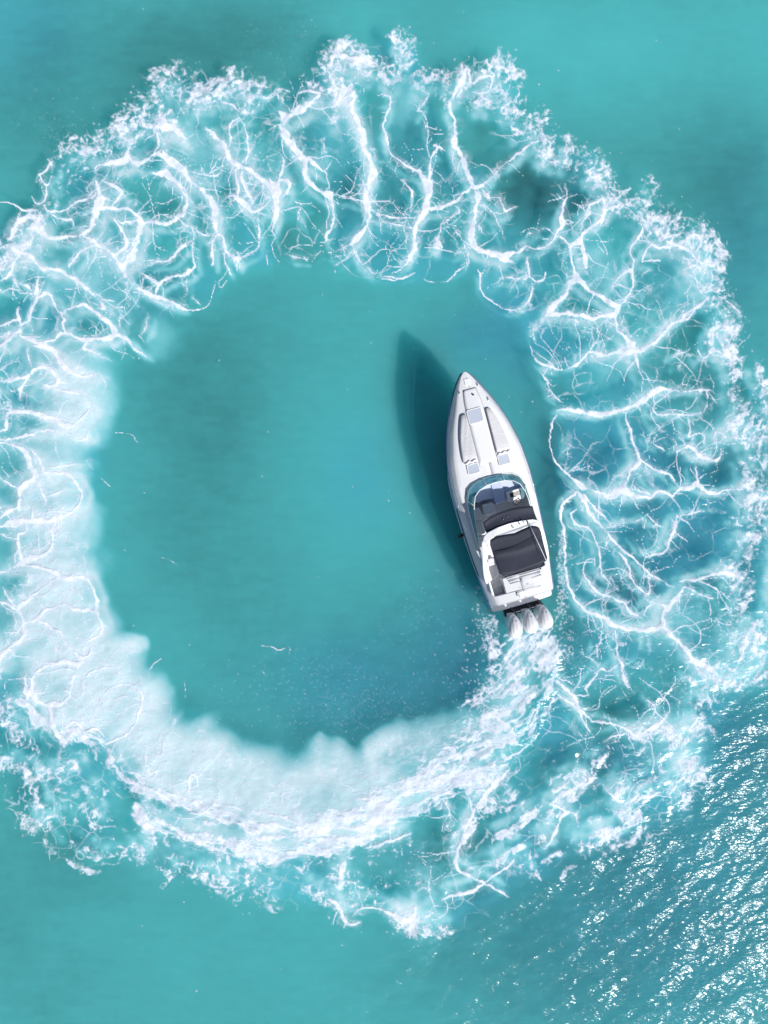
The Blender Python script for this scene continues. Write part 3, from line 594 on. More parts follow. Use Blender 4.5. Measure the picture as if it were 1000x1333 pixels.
# broad drifts of clearer (minus) and siltier (plus) water, the boat's soft shade painted in near the hull: x,y,rx,ry,amount
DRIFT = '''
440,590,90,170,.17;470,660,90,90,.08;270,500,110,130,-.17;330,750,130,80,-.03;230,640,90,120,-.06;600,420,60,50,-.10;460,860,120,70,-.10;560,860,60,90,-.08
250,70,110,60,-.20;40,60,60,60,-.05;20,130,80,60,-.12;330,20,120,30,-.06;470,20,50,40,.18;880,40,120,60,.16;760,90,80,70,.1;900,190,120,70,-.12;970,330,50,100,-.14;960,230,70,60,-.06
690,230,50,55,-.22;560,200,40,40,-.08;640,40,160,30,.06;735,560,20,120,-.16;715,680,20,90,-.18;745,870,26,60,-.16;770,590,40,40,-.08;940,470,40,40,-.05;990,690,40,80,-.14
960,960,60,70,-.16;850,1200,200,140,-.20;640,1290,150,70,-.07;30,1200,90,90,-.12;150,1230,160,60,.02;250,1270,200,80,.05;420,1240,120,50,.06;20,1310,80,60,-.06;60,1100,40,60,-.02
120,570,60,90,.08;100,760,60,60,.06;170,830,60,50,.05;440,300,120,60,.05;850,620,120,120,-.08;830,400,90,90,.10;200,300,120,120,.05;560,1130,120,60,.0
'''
# loosely scattered foam outside the churn
SCAT = '''
40,1020,30 70,1050,38 120,1065,42 170,1090,44 240,1118,44 310,1135,40 390,1145,42 470,1155,40 540,1145,34
150,1030,22 220,1085,30 300,1110,30 380,1118,30 460,1110,30 520,1090,26
590,1100,26 640,1080,34 700,1050,38 760,1030,40 820,1000,38 860,970,30
640,1130,26 700,1115,30 760,1090,32 830,1060,32 885,1035,26
975,470,22 980,560,26 975,640,24 965,720,26 955,790,30 950,860,32 905,920,30 885,975,26
30,330,24 60,300,20 90,230,20 140,190,24 200,140,24 260,130,22 330,125,18 400,110,18 450,95,26 510,85,22 560,105,18 620,110,24 660,130,20 720,190,18 780,230,22 830,260,26 880,310,24 925,350,22 945,420,20
5,900,22 20,960,20 30,1000,20
'''
def parse_runs(txt):
    out = []
    for ln in txt.strip().splitlines():
        w = ln.split(); ox, oy, s = 0, 0, 1
        if w[0] in WIN: ox, oy, s = WIN[w[0]]; w = w[1:]
        p = [[float(t) for t in q.split(',')] for q in w]
        out.append(np.array([[ox + a / s, oy + b / s, c] for a, b, c in p]))
    return out
def smooth_run(p, step=3.0):
    if len(p) < 2: return np.vstack([p, p + [0.5, 0, 0]])
    q = np.vstack([2 * p[0] - p[1], p, 2 * p[-1] - p[-2]]); out = []
    for i in range(1, len(q) - 2):
        n = max(2, int(np.hypot(*(q[i + 1] - q[i])[:2]) / step))
        for k in range(n):
            t = k / n; a, b, c, d = q[i - 1], q[i], q[i + 1], q[i + 2]
            r = .5 * (2 * b + (c - a) * t + (2 * a - 5 * b + 4 * c - d) * t * t + (3 * b - a - 3 * c + d) * t ** 3)
            r[2] = b[2] + (c[2] - b[2]) * t; out.append(r)
    out.append(q[-2]); out = np.array(out)
    L = np.concatenate([[0], np.cumsum(np.hypot(*np.diff(out[:, :2], axis=0).T))])
    e = np.minimum(L, L[-1] - L); out[:, 2] *= np.clip(.35 + .65 * e / 11., 0, 1); return out
def paint_runs(runs, X, Y, reach, combine, margin=8):
    F = np.zeros(X.shape, np.float32); ny, nx = X.shape
    for p in runs:
        s = smooth_run(p); wm = s[:, 2].max(); m = reach * wm + margin
        x0 = int(max(0, (s[:, 0].min() - m - NX0) / GS)); x1 = int(min(nx, (s[:, 0].max() + m - NX0) / GS + 2))
        y0 = int(max(0, (s[:, 1].min() - m - NY0) / GS)); y1 = int(min(ny, (s[:, 1].max() + m - NY0) / GS + 2))
        if x1 <= x0 or y1 <= y0: continue
        T = np.full((y1 - y0, x1 - x0), 99, np.float32)
        for a, b in zip(s[:-1], s[1:]):
            w = max(a[2], b[2]); mm = reach * w + margin
            i0 = int(max(x0, (min(a[0], b[0]) - mm - NX0) / GS)); i1 = int(min(x1, (max(a[0], b[0]) + mm - NX0) / GS + 2))
            j0 = int(max(y0, (min(a[1], b[1]) - mm - NY0) / GS)); j1 = int(min(y1, (max(a[1], b[1]) + mm - NY0) / GS + 2))
            if i1 <= i0 or j1 <= j0: continue
            x = X[j0:j1, i0:i1] - a[0]; y = Y[j0:j1, i0:i1] - a[1]
            dx, dy = b[0] - a[0], b[1] - a[1]; L = dx * dx + dy * dy + 1e-6
            t = np.clip((x * dx + y * dy) / L, 0, 1)
            d = np.hypot(x - t * dx, y - t * dy) / (a[2] + (b[2] - a[2]) * t)
            V = T[j0 - y0:j1 - y0, i0 - x0:i1 - x0]; np.minimum(V, d, out=V)
        G = np.exp(-0.69 * T * T)
        if combine == 'add': G *= min(1., max(.38, float(s[:, 2].mean()) / .70))
        V = F[y0:y1, x0:x1]
        if combine == 'add': V += G
        else: np.maximum(V, G, out=V)
    return F
def in_poly(X, Y, poly):
    r = np.zeros(X.shape, bool); n = len(poly)
    for i in range(n):
        x0, y0 = poly[i]; x1, y1 = poly[(i + 1) % n]
        if y0 == y1: continue
        r ^= ((y0 > Y) != (y1 > Y)) & (X < (x1 - x0) * (Y - y0) / (y1 - y0) + x0)
    return r
def blur(a, n):
    for _ in range(n):
        a = (a + np.roll(a, 1, 0) + np.roll(a, -1, 0)) / 3; a = (a + np.roll(a, 1, 1) + np.roll(a, -1, 1)) / 3
    return a
OUTER = [(-150,420),(-60,300),(40,270),(60,200),(150,150),(200,90),(300,90),(400,95),(440,55),(530,30),(560,80),(650,70),(690,150),(770,195),(860,225),(930,300),(960,400),(1010,470),(1060,540),(1060,800),(990,900),(930,960),(905,1080),(800,1110),(700,1150),(600,1220),(520,1220),(430,1200),(300,1170),(180,1140),(60,1120),(10,1060),(-10,960),(-80,920),(-150,800)]
INNER = [(235,405),(300,362),(335,345),(395,335),(470,362),(560,358),(615,350),(650,402),(688,410),(700,470),(718,530),(735,620),(732,680),(736,750),(750,790),(726,860),(690,965),(600,1000),(480,1050),(430,1000),(300,970),(200,900),(140,820),(115,740),(110,650),(130,560),(140,470),(210,465),(215,430)]
def sea_fields():
    xs = np.arange(NX0, NX1, GS, dtype=np.float32); ys = np.arange(NY0, NY1, GS, dtype=np.float32)
    X, Y = np.meshgrid(xs, ys)
    n = lambda s, k, o=2: fbm(X, Y, s, k, o) - .5
    wx = 13 * n(46, 1) + 5 * n(13, 3) + 2.4 * n(5, 5); wy = 13 * n(46, 2) + 5 * n(13, 4) + 2.4 * n(5, 6)
    XW, YW = X + wx * .62 + 2.6 * n(9, 7) + 1.2 * n(4, 9), Y + wy * .62 + 2.6 * n(9, 8) + 1.2 * n(4, 10)
    zone = (in_poly(X + wx, Y + wy, OUTER) & ~in_poly(X + wx, Y + wy, INNER)).astype(np.float32)
    zs = blur(zone, 8); zw = blur(zone, 60)
    # threads
    veins = parse_runs(VEINS)
    veins = [np.column_stack([p[:, :2], np.maximum(p[:, 2] * .54 - .10, .42)]) for p in veins]
    F = paint_runs(veins, XW, YW, 2.4, 'add', 10)
    fat = [np.column_stack([p[:, :2], p[:, 2] * 3.2 + 2.5]) for p in veins]
    near = paint_runs(fat, XW, YW, 2.0, 'max', 10)
    wmod = n(20, 11, 3); fine = n(3.2, 12, 2)
    thr = .5 - 1.35 * wmod - .45 * fine - .55 * n(8, 13, 2)
    Dv = sstep(thr - .24, thr + .20, F) * sstep(.06, .2, F)
    # fine webs between the threads
    e1 = worley(X + wx * 1.7, Y + wy * 1.7, 36, 21); e2 = worley(X + wx * 1.5, Y + wy * 1.5, 17, 22); e3 = worley(X + wx * .9, Y + wy * .9, 7.5, 23)
    patch = sstep(.47, .66, fbm(X, Y, 70, 31, 3)); patch2 = sstep(.42, .66, fbm(X, Y, 44, 32, 3))
    dirt = .3 + .7 * sstep(.30, .66, fbm(X, Y, 11, 33, 2))
    lwx = 30 * n(70, 181) + 5 * n(16, 183); lwy = 30 * n(70, 182) + 5 * n(16, 184)
    def thread(sc, seed, w, oct=2):
        f = fbm(X + lwx, Y + lwy, sc, seed, oct) - .5
        gy_, gx_ = np.gradient(f, GS); return sstep(w, w * .25, np.abs(f) / (np.hypot(gx_, gy_) + 2e-4))
    Dw = zs * .5 * thread(60, 191, 1.0) * patch * dirt
    rb = np.random.RandomState(5)
    pool = np.vstack([np.column_stack([q, np.gradient(q[:, 0]), np.gradient(q[:, 1])]) for q in (smooth_run(p, 5) for p in veins) if len(q) > 2])
    twigs = []
    def grow(x, y, h, L, w, depth):
        pts = [(x, y, w)]; n_ = max(2, int(L / 5)); bend = rb.randn() * .03
        for k in range(n_):
            h += bend + rb.randn() * .24; x += 5 * math.cos(h); y += 5 * math.sin(h); pts.append((x, y, w * (1 - .75 * (k + 1) / n_)))
            if depth < 2 and rb.rand() < .13: grow(x, y, h + rb.choice([-1, 1]) * rb.uniform(.5, 1.1), L * rb.uniform(.3, .7), w * .7, depth + 1)
        twigs.append(np.array(pts))
    for _ in range(850):
        q = pool[rb.randint(len(pool))]
        i, j = int((q[0] - NX0) / GS), int((q[1] - NY0) / GS)
        if not (0 <= i < X.shape[1] and 0 <= j < X.shape[0]) or zs[j, i] < .5: continue
        grow(q[0], q[1], math.atan2(q[4], q[3]) + rb.choice([-1, 1]) * rb.uniform(.5, 1.5), min(70, 12 + rb.exponential(20)), rb.uniform(.55, 1.05), 0)
    Fb = paint_runs(twigs, X + wx * .25, Y + wy * .25, 2.2, 'max', 5)
    Db = .82 * sstep(.42, .85, Fb + .5 * n(14, 207, 2) + .3 * fine) * sstep(.1, .6, zs)
    Dw = np.maximum(Dw, Db)
    Dw = np.maximum(Dw, .40 * sstep(2.2, .5, e1) * zs * patch * dirt)
    Dw = np.maximum(Dw, .5 * sstep(2.0, .4, e2) * zs * sstep(.1, .8, near + .6 * patch2 - .30) * dirt)
    Dw = np.maximum(Dw, .34 * sstep(2.2, .3, e3) * sstep(.25, .9, near) * patch2 * dirt * zs)
    film = .13 * sstep(.05, .9, near) * zs * sstep(.35, .75, fbm(X, Y, 22, 34, 3))
    # lacy rim
    lm = paint_runs([np.column_stack([p[:, :2], p[:, 2] * 1.6]) for p in parse_runs(LACE)], X + wx * 1.3, Y + wy * 1.3, 2.0, 'max', 14)
    ex = X + wx * 1.1; ey = Y + wy * 1.1
    l1 = worley(ex, ey, 12, 41); l2 = worley(ex + 3 * fine, ey - 3 * fine, 6.0, 42)
    ridg = 1 - np.abs(2 * fbm(ex, ey, 13, 43, 3) - 1) * 2.4
    ridg2 = 1 - np.abs(2 * fbm(ex + 6 * fine, ey - 6 * fine, 7, 44, 2) - 1) * 2.0
    tex = .16 * sstep(6.5, .2, l1) + .10 * sstep(3.2, .2, l2) + .42 * ridg + .58 * ridg2 + .75 * n(24, 45, 3) + .30 * n(6, 46, 2)
    lt = 1.36 - 1.05 * sstep(.0, .95, lm)
    Dl = sstep(lt - .05, lt + .75, tex) * sstep(.03, .2, lm)
    sm = paint_runs(parse_runs(SCAT), X + wx * 2, Y + wy * 2, 2.0, 'max', 20)
    ca, sa = math.cos(math.radians(35)), math.sin(math.radians(35))
    ta = (X + wx) * ca - (Y + wy) * sa; tb = (X + wx) * sa + (Y + wy) * ca
    low = sstep(960, 1040, Y) * sstep(520, 640, X)          # where the swell draws the foam into streaks
    stk = fbm(ta * .36, tb, 13, 47, 3)
    tex3 = tex * (1 - .45 * low) + low * (2.6 * (stk - .36)) + .5 * n(34, 48, 2)
    st = 1.44 - .64 * sstep(.0, .95, sm)
    Dl = np.maximum(Dl, .92 * sstep(st, st + .42, tex3) * sstep(.1, .45, sm))
    # churn
    tm = paint_runs(parse_runs(TURB), X + wx * 1.5, Y + wy * 1.5, 2.0, 'max', 16)
    cx, cy = 440., 640.
    ang = np.arctan2(Y - cy, X - cx); rad = np.hypot(X - cx, Y - cy)
    U = ang * 380; V = rad
    U2 = U + wx * 1.6; V2 = V + wy * 1.3
    t1 = worley(U2 * .42, V2, 8, 51); t2 = worley(U2 * .5 + 2 * fine, V2, 4.2, 52)
    rg2 = 1 - np.abs(2 * fbm(U2 * .28, V2, 12, 53, 4) - 1) * 2.2
    tex2 = .30 * sstep(4.6, .2, t1) + .24 * sstep(2.6, .2, t2) + .70 * rg2 + .5 * n(30, 54, 2) + .45 * n(5, 55, 2) + .04
    tt = 1.30 - .95 * sstep(0, .95, tm)
    Dt = sstep(tt, tt + .55, tex2) * sstep(.03, .25, tm)
    # specks of spray
    r = np.random.RandomState(77); Sp = np.zeros_like(X)
    def specks(cnt, f, amp=1.0):
        k = 0
        while k < cnt:
            x, y, w = f()
            i = int((x - NX0) / GS); j = int((y - NY0) / GS)
            if 3 < i < X.shape[1] - 4 and 3 < j < X.shape[0] - 4:
                g = np.exp(-((X[j-3:j+4, i-3:i+4] - x) ** 2 + (Y[j-3:j+4, i-3:i+4] - y) ** 2) / (2 * w * w))
                Sp[j-3:j+4, i-3:i+4] = np.maximum(Sp[j-3:j+4, i-3:i+4], g.astype(np.float32) * amp * r.uniform(.2, .85))
            k += 1
    lr = np.vstack([smooth_run(p, 6) for p in parse_runs(LACE)])
    def near_rim():
        p = lr[r.randint(len(lr))]; a = r.rand() * 6.283; d = p[2] * (0.6 + abs(r.randn()) * .9)
        return p[0] + d * math.cos(a), p[1] + d * math.sin(a), r.uniform(.4, 1.0)
    specks(4200, near_rim, .8)
    def gcl(cx, cy, sx, sy): return lambda: (cx + r.randn() * sx, cy + r.randn() * sy, r.uniform(.22, .4))
    specks(700, gcl(430, 910, 70, 40), .5); specks(500, gcl(490, 930, 50, 25), .5); specks(120, gcl(545, 795, 22, 30), .5); specks(90, gcl(585, 850, 20, 40), .5); specks(240, gcl(400, 880, 70, 30), .5)
    specks(160, lambda: (632 + r.randn() * 5 - max(0, r.randn()) * 6, r.uniform(760, 850), r.uniform(.5, .9)))
    specks(70, lambda: (612 + r.randn() * 16, 880 + r.randn() * 26, r.uniform(.35, .8)))
    specks(260, lambda: (731 + r.randn() * 3.5 + r.randn() ** 2, r.uniform(690, 800), r.uniform(.5, .9)))
    specks(120, lambda: (720 + (r.rand()) * 26, 800 + r.rand() * 60, r.uniform(.4, .8)))
    specks(120, lambda: (r.uniform(150, 960), r.uniform(10, 1300), r.uniform(.4, .7)))
    specks(90, gcl(590, 400, 50, 25), .5); specks(120, gcl(380, 65, 50, 22), .5); specks(60, gcl(60, 130, 40, 40), .5); specks(120, gcl(75, 165, 22, 14), .5)
    Dl = Dl * (.70 + .30 * sstep(.34, .56, fbm(X, Y, 3.6, 49, 2)))
    grain = fbm(X, Y, 4.2, 201, 2); silk = fbm(U2 * .2, V2, 4.5, 203, 3)
    Dt = Dt * (.66 + .34 * sstep(.36, .58, silk)) * (.78 + .22 * sstep(.35, .6, grain))
    Dv = Dv * (.74 + .26 * sstep(.32, .60, fbm(X, Y, 6.5, 205, 3)))
    D = 1 - (1 - Dv * .97) * (1 - np.clip(Dw, 0, 1)) * (1 - film) * (1 - Dl * .95) * (1 - Dt * .93) * (1 - np.clip(Sp, 0, .9))
    # bubbles below the surface
    bx, by = X + 34 * n(60, 61) + 10 * n(22, 63), Y + 34 * n(60, 62) + 10 * n(22, 64)
    milk = np.zeros_like(X); keep = np.ones_like(X)
    for blob in MILK.replace('\n', ';').split(';'):
        if not blob.strip(): continue
        x, y, R, s = [float(t) for t in blob.split(',')]
        i0 = int(max(0, (x - 2 * R - 30 - NX0) / GS)); i1 = int(min(X.shape[1], (x + 2 * R + 30 - NX0) / GS)); j0 = int(max(0, (y - 2 * R - 30 - NY0) / GS)); j1 = int(min(X.shape[0], (y + 2 * R + 30 - NY0) / GS))
        d = np.hypot(bx[j0:j1, i0:i1] - x, by[j0:j1, i0:i1] - y) / R
        sft = .72 if s > .5 else .9
        keep[j0:j1, i0:i1] *= 1 - s * .8 * sstep(1 + sft, 1 - sft, d)
    milk = 1 - keep
    radial = fbm(U * .12 + wx, V * .02 + wy * .05, 2.2, 165, 3)     # plumes drawn out across the wake
    milk = milk * (.60 + .42 * fbm(X, Y, 40, 65, 3) + .42 * radial) 
    milk = np.clip(milk + .10 * near * zs + .12 * blur(D, 5) * zs, 0, 1.05)
    glow = blur(np.clip(lm + tm, 0, 1), 22)
    pn = fbm(X + wx, Y + wy, 58, 66, 3)
    mk = np.clip(milk * 1.5 - .35, 0, 1)           # thin froth floating over the bubble cloud
    lacy = .45 * ridg + .45 * ridg2 + .55 * n(34, 211, 3) + .30 * sstep(5., .3, e2) + .2 * n(5, 213, 2)
    D = 1 - (1 - D) * (1 - .48 * mk * sstep(.68, 1.2, lacy))
    aer = zw * (.05 + .75 * (pn - .45)) + .18 * glow
    wisp = sstep(.50, .74, fbm(X + 1.5 * wx, Y + 1.5 * wy, 46, 69, 4))
    milk = np.clip(milk + .15 * wisp * zw * (.4 + .6 * near) + .10 * glow + .55 * blur(D, 9) * zw, 0, 1.05)
    drift = np.zeros_like(X)
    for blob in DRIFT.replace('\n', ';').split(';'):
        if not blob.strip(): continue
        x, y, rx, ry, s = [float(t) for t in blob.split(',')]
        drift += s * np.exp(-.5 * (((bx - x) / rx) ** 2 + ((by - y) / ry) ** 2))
    drift += .16 * n(120, 67, 3) + .05 * n(18, 68, 3) + .09 * (fbm(X * .3, Y, 7, 95, 3) - .5) + .05 * n(9, 97, 2)  # last two terms paint ripple shading and caustic light into the water colour
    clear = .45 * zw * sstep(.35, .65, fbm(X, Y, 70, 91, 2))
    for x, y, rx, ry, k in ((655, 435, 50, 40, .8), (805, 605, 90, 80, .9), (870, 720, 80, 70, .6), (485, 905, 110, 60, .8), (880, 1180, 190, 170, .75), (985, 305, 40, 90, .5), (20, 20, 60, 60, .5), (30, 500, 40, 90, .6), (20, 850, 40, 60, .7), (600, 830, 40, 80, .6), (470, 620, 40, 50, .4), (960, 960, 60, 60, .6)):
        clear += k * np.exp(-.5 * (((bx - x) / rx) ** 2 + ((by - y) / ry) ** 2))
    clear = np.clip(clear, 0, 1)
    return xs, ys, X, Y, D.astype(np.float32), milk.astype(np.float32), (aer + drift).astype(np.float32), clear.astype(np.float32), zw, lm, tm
# ---- FIELDS END ----
# ------------------------------------------------------------------ the sea and its foam
COL = scene.collection
def grid_mesh(name, V, Fq, attrs, mat):
    me = bpy.data.meshes.new(name)
    me.vertices.add(len(V)); me.vertices.foreach_set('co', V.astype(np.float32).ravel())
    nf = len(Fq); me.loops.add(nf * 4); me.loops.foreach_set('vertex_index', Fq.astype(np.int32).ravel())
    me.polygons.add(nf); me.polygons.foreach_set('loop_start', (np.arange(nf) * 4).astype(np.int32)); me.polygons.foreach_set('loop_total', np.full(nf, 4, np.int32))
    me.polygons.foreach_set('use_smooth', np.ones(nf, bool))
    me.update(calc_edges=True)
    for k, a in attrs.items():
        at = me.attributes.new(k, 'FLOAT', 'POINT'); at.data.foreach_set('value', a.astype(np.float32).ravel())
    me.materials.append(mat)
    o = bpy.data.objects.new(name, me); COL.objects.link(o); return o
def build_sea():
    xs, ys, X, Y, D, milk, silt_shade, clear, zw, lm, tm = sea_fields()
    ny, nx = X.shape
    edge = np.minimum(np.minimum(X - NX0, X[0, -1] - X), np.minimum(Y - NY0, Y[-1, 0] - Y)); rim = sstep(0, 60, edge)
    ca, sa = math.cos(math.radians(33)), math.sin(math.radians(33))
    ta = X * ca - Y * sa; tb = X * sa + Y * ca
    # cat's-paws: the breeze ruffles the open water on one side, the wake smooths the rest
    gust = (X - 500) * .80 + (Y - 666) * .62
    ruf = .40 + .85 * sstep(130, 430, gust + 160 * (fbm(X, Y, 150, 81, 2) - .5)) * (1 - .8 * sstep(.3, .95, zw))
    calm = ruf
    h = (.10 * (fbm(ta * .34, tb, 13, 71, 2) - .5) + .16 * (fbm(ta * .45, tb, 44, 73, 2) - .5) + .20 * (fbm(X, Y, 120, 75, 2) - .5)) * calm
    h = h + zw * .10 * (fbm(X, Y, 20, 77, 3) - .5) + .07 * tm * (fbm(X, Y, 14, 78, 2) - .3)
    h = h * rim; milk = milk * rim; silt_shade = silt_shade * rim; clear = clear * rim
    st = 2
    sx = np.arange(0, nx, st); sy = np.arange(0, ny, st)
    gx, gy = np.meshgrid(sx, sy); wx_ = (X[gy, gx] - 500) * PX; wy_ = (666.5 - Y[gy, gx]) * PX; hz = h[gy, gx].copy()
    hz[0] = hz[-1] = 0; hz[:, 0] = hz[:, -1] = 0
    V = np.stack([wx_, wy_, hz], -1).reshape(-1, 3)
    n1, n0 = gx.shape; idx = np.arange(n1 * n0).reshape(n1, n0)
    Fq = np.stack([idx[:-1, :-1], idx[1:, :-1], idx[1:, 1:], idx[:-1, 1:]], -1).reshape(-1, 4)
    c = [idx[0, 0], idx[0, -1], idx[-1, -1], idx[-1, 0]]; B = 2500.0; b = len(V)
    V = np.vstack([V, [[-B, B, 0], [B, B, 0], [B, -B, 0], [-B, -B, 0]]])
    far = [[c[0], c[1], b + 1, b], [c[1], c[2], b + 2, b + 1], [c[2], c[3], b + 3, b + 2], [c[3], c[0], b, b + 3]]
    Fq = np.vstack([Fq, far])
    z4 = np.zeros(4)
    pad = lambda f, v=0.0: np.concatenate([f[gy, gx].ravel(), z4 + v])
    A = dict(silt_shade=pad(silt_shade), bubbles=pad(milk), clear=pad(clear))
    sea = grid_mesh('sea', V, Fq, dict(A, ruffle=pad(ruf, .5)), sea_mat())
    sea['kind'] = 'structure'; sea['label'] = 'teal sea with glinting ripples'; sea['category'] = 'sea'
    V2 = V.copy(); V2[:, 2] = -1.12
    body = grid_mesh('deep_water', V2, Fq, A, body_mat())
    body['kind'] = 'structure'; body['label'] = 'cloudy teal water below the surface'; body['category'] = 'sea'
    # foam lies on it as a thin uneven crust
    cell = np.maximum(np.maximum(D[:-1, :-1], D[1:, :-1]), np.maximum(D[:-1, 1:], D[1:, 1:])) > .035
    cell[:3] = cell[-3:] = False; cell[:, :3] = cell[:, -3:] = False
    jj, ii = np.nonzero(cell); vid = np.arange(ny * nx).reshape(ny, nx)
    Q = np.stack([vid[jj, ii], vid[jj + 1, ii], vid[jj + 1, ii + 1], vid[jj, ii + 1]], -1)
    used, inv = np.unique(Q.ravel(), return_inverse=True)
    lump = fbm(X, Y, 7, 79, 2)
    hf = h + .02 + D * (.01 + .02 * lump)
    Vf = np.stack([((X - 500) * PX).ravel()[used], ((666.5 - Y) * PX).ravel()[used], hf.ravel()[used]], -1)
    foam = grid_mesh('wake_foam', Vf, inv.reshape(-1, 4), dict(froth=D.ravel()[used]), foam_mat())
    foam['kind'] = 'stuff'; foam['label'] = 'white lacy wake foam lying in a ring on the sea'; foam['category'] = 'foam'
build_sea()

# ------------------------------------------------------------------ mesh helpers (boat axes: x to starboard, y to the bow, z up)
def link(name, me, mat, parent=None, smooth=False, bevel=0.0, seg=2, solid=0.0):
    me.materials.append(M[mat]) if isinstance(mat, str) else me.materials.append(mat)
    o = bpy.data.objects.new(name, me); COL.objects.link(o)
    if parent: o.parent = parent
    if smooth:
        me.polygons.foreach_set('use_smooth', [True] * len(me.polygons))
    if solid:
        s = o.modifiers.new('solid', 'SOLIDIFY'); s.thickness = solid; s.offset = -1
    if bevel:
        b = o.modifiers.new('bevel', 'BEVEL'); b.width = bevel; b.segments = seg; b.limit_method = 'ANGLE'; b.angle_limit = math.radians(40)
    return o
def pydata(name, V, F):
    me = bpy.data.meshes.new(name); me.from_pydata([tuple(v) for v in V], [], F); me.validate(); me.update()
    bm = bmesh.new(); bm.from_mesh(me); bmesh.ops.recalc_face_normals(bm, faces=bm.faces); bm.to_mesh(me); bm.free(); return me
def prism(name, pts, z0, z1, mat, parent, bevel=0.012, seg=2, smooth=False):
    f0 = z0 if callable(z0) else (lambda x, y: z0); f1 = z1 if callable(z1) else (lambda x, y: z1)
    n = len(pts); V = [(x, y, f0(x, y)) for x, y in pts] + [(x, y, f1(x, y)) for x, y in pts]
    F = [list(range(n))[::-1], list(range(n, 2 * n))] + [[i, (i + 1) % n, n + (i + 1) % n, n + i] for i in range(n)]
    return link(name, pydata(name, V, F), mat, parent, smooth, bevel, seg)
def box(name, x0, x1, y0, y1, z0, z1, mat, parent, bevel=0.015):
    return prism(name, [(x0, y0), (x1, y0), (x1, y1), (x0, y1)], z0, z1, mat, parent, bevel)
def round_rect(x0, x1, y0, y1, r, n=5):
    out = []
    for cx, cy, a0 in ((x1 - r, y1 - r, 0), (x0 + r, y1 - r, 90), (x0 + r, y0 + r, 180), (x1 - r, y0 + r, 270)):
        for k in range(n + 1):
            a = math.radians(a0 + 90 * k / n); out.append((cx + r * math.cos(a), cy + r * math.sin(a)))
    return out
def tube(name, path, r, mat, parent, sides=8, closed=False):
    P = [Vector(p) for p in path]; V = []; F = []; n = len(P)
    rr = r if isinstance(r, (list, tuple)) else [r] * n
    for i, p in enumerate(P):
        t = (P[min(i + 1, n - 1)] - P[max(i - 1, 0)]).normalized()
        if closed: t = (P[(i + 1) % n] - P[i - 1]).normalized()
        u = t.cross(Vector((0, 0, 1)));
        if u.length < 1e-3: u = t.cross(Vector((1, 0, 0)))
        u.normalize(); w = t.cross(u)
        for k in range(sides):
            a = 2 * math.pi * k / sides; V.append(p + rr[i] * (math.cos(a) * u + math.sin(a) * w))
    m = n if closed else n - 1
    for i in range(m):
        for k in range(sides):
            j = (i + 1) % n; F.append([i * sides + k, i * sides + (k + 1) % sides, j * sides + (k + 1) % sides, j * sides + k])
    if not closed: F += [list(range(sides))[::-1], list(range((n - 1) * sides, n * sides))]
    return link(name, pydata(name, V, F), mat, parent, True)
def loft(rows, cap0=False, cap1=False):
    V = [p for r in rows for p in r]; c = len(rows[0]); F = []
    for i in range(len(rows) - 1):
        for k in range(c - 1): F.append([i * c + k, i * c + k + 1, (i + 1) * c + k + 1, (i + 1) * c + k])
    if cap0: F.append(list(range(c)))
    if cap1: F.append(list(range((len(rows) - 1) * c, len(rows) * c)))
    return V, F
def sheet(name, rows, mat, parent, smooth=True, solid=0.0, mirror=False, bevel=0.0):
    V, F = loft(rows)
    if mirror:
        n = len(V); V = V + [(-x, y, z) for x, y, z in V]; F = F + [[n + i for i in f][::-1] for f in F]
    me = bpy.data.meshes.new(name); me.from_pydata([tuple(v) for v in V], [], F)
    bm = bmesh.new(); bm.from_mesh(me); bmesh.ops.remove_doubles(bm, verts=bm.verts, dist=1e-4); bmesh.ops.dissolve_degenerate(bm, edges=bm.edges, dist=1e-5); bmesh.ops.recalc_face_normals(bm, faces=bm.faces)
    up = sum(f.normal.z * f.calc_area() for f in bm.faces)
    if up < 0: bmesh.ops.reverse_faces(bm, faces=bm.faces)
    bm.to_mesh(me); bm.free()
    o = link(name, me, mat, parent, smooth, bevel, 2, solid)
    return o

# ------------------------------------------------------------------ the motorboat
HEAD = math.radians(15.71)
boat = bpy.data.objects.new('motorboat', None); COL.objects.link(boat)
boat.location = (5.32, 0.985, 0); boat.rotation_euler = (0, math.radians(3.0), HEAD); boat.empty_display_size = 1
boat['label'] = 'white motorboat with navy canvas top and three outboard engines'; boat['category'] = 'boat'
_hy = [-5.75, -5.08, -3.87, -2.5, -0.86, 0.67, 1.93, 3.24, 4.08, 4.7, 5.12, 5.5, 5.75, 5.88, 5.94]; _hb = [1.56, 1.66, 1.80, 1.91, 1.98, 1.97, 1.85, 1.52, 1.20, .91, .68, .44, .25, .10, .02]
def hb(y): return float(np.mean([np.interp(y + d, _hy, _hb) for d in (-.24, -.12, 0, .12, .24)])) if y < 5.2 else float(np.interp(y, _hy, _hb))
def zr(y): return float(np.interp(y, [-5.75, -3, 0, 3, 5.91], [.94, 1.06, 1.26, 1.58, 1.92]))
def mg(y): return min(.28, .24 * hb(y) + .01)
def zd(y): return zr(y) + .36 - .14 * max(0, (y - 4) / 2)
def zdeck(x, y):
    w = max(.02, hb(y) - mg(y)); t = min(1, abs(x) / w); return zd(y) + .13 * (1 - t * t) * min(1, w / 1.2)
def xi(y): return 1.46 if y <= 0 else 1.46 * max(0, 1 - (y / .74) ** 2.6) ** (1 / 2.6)
FLOOR = .72
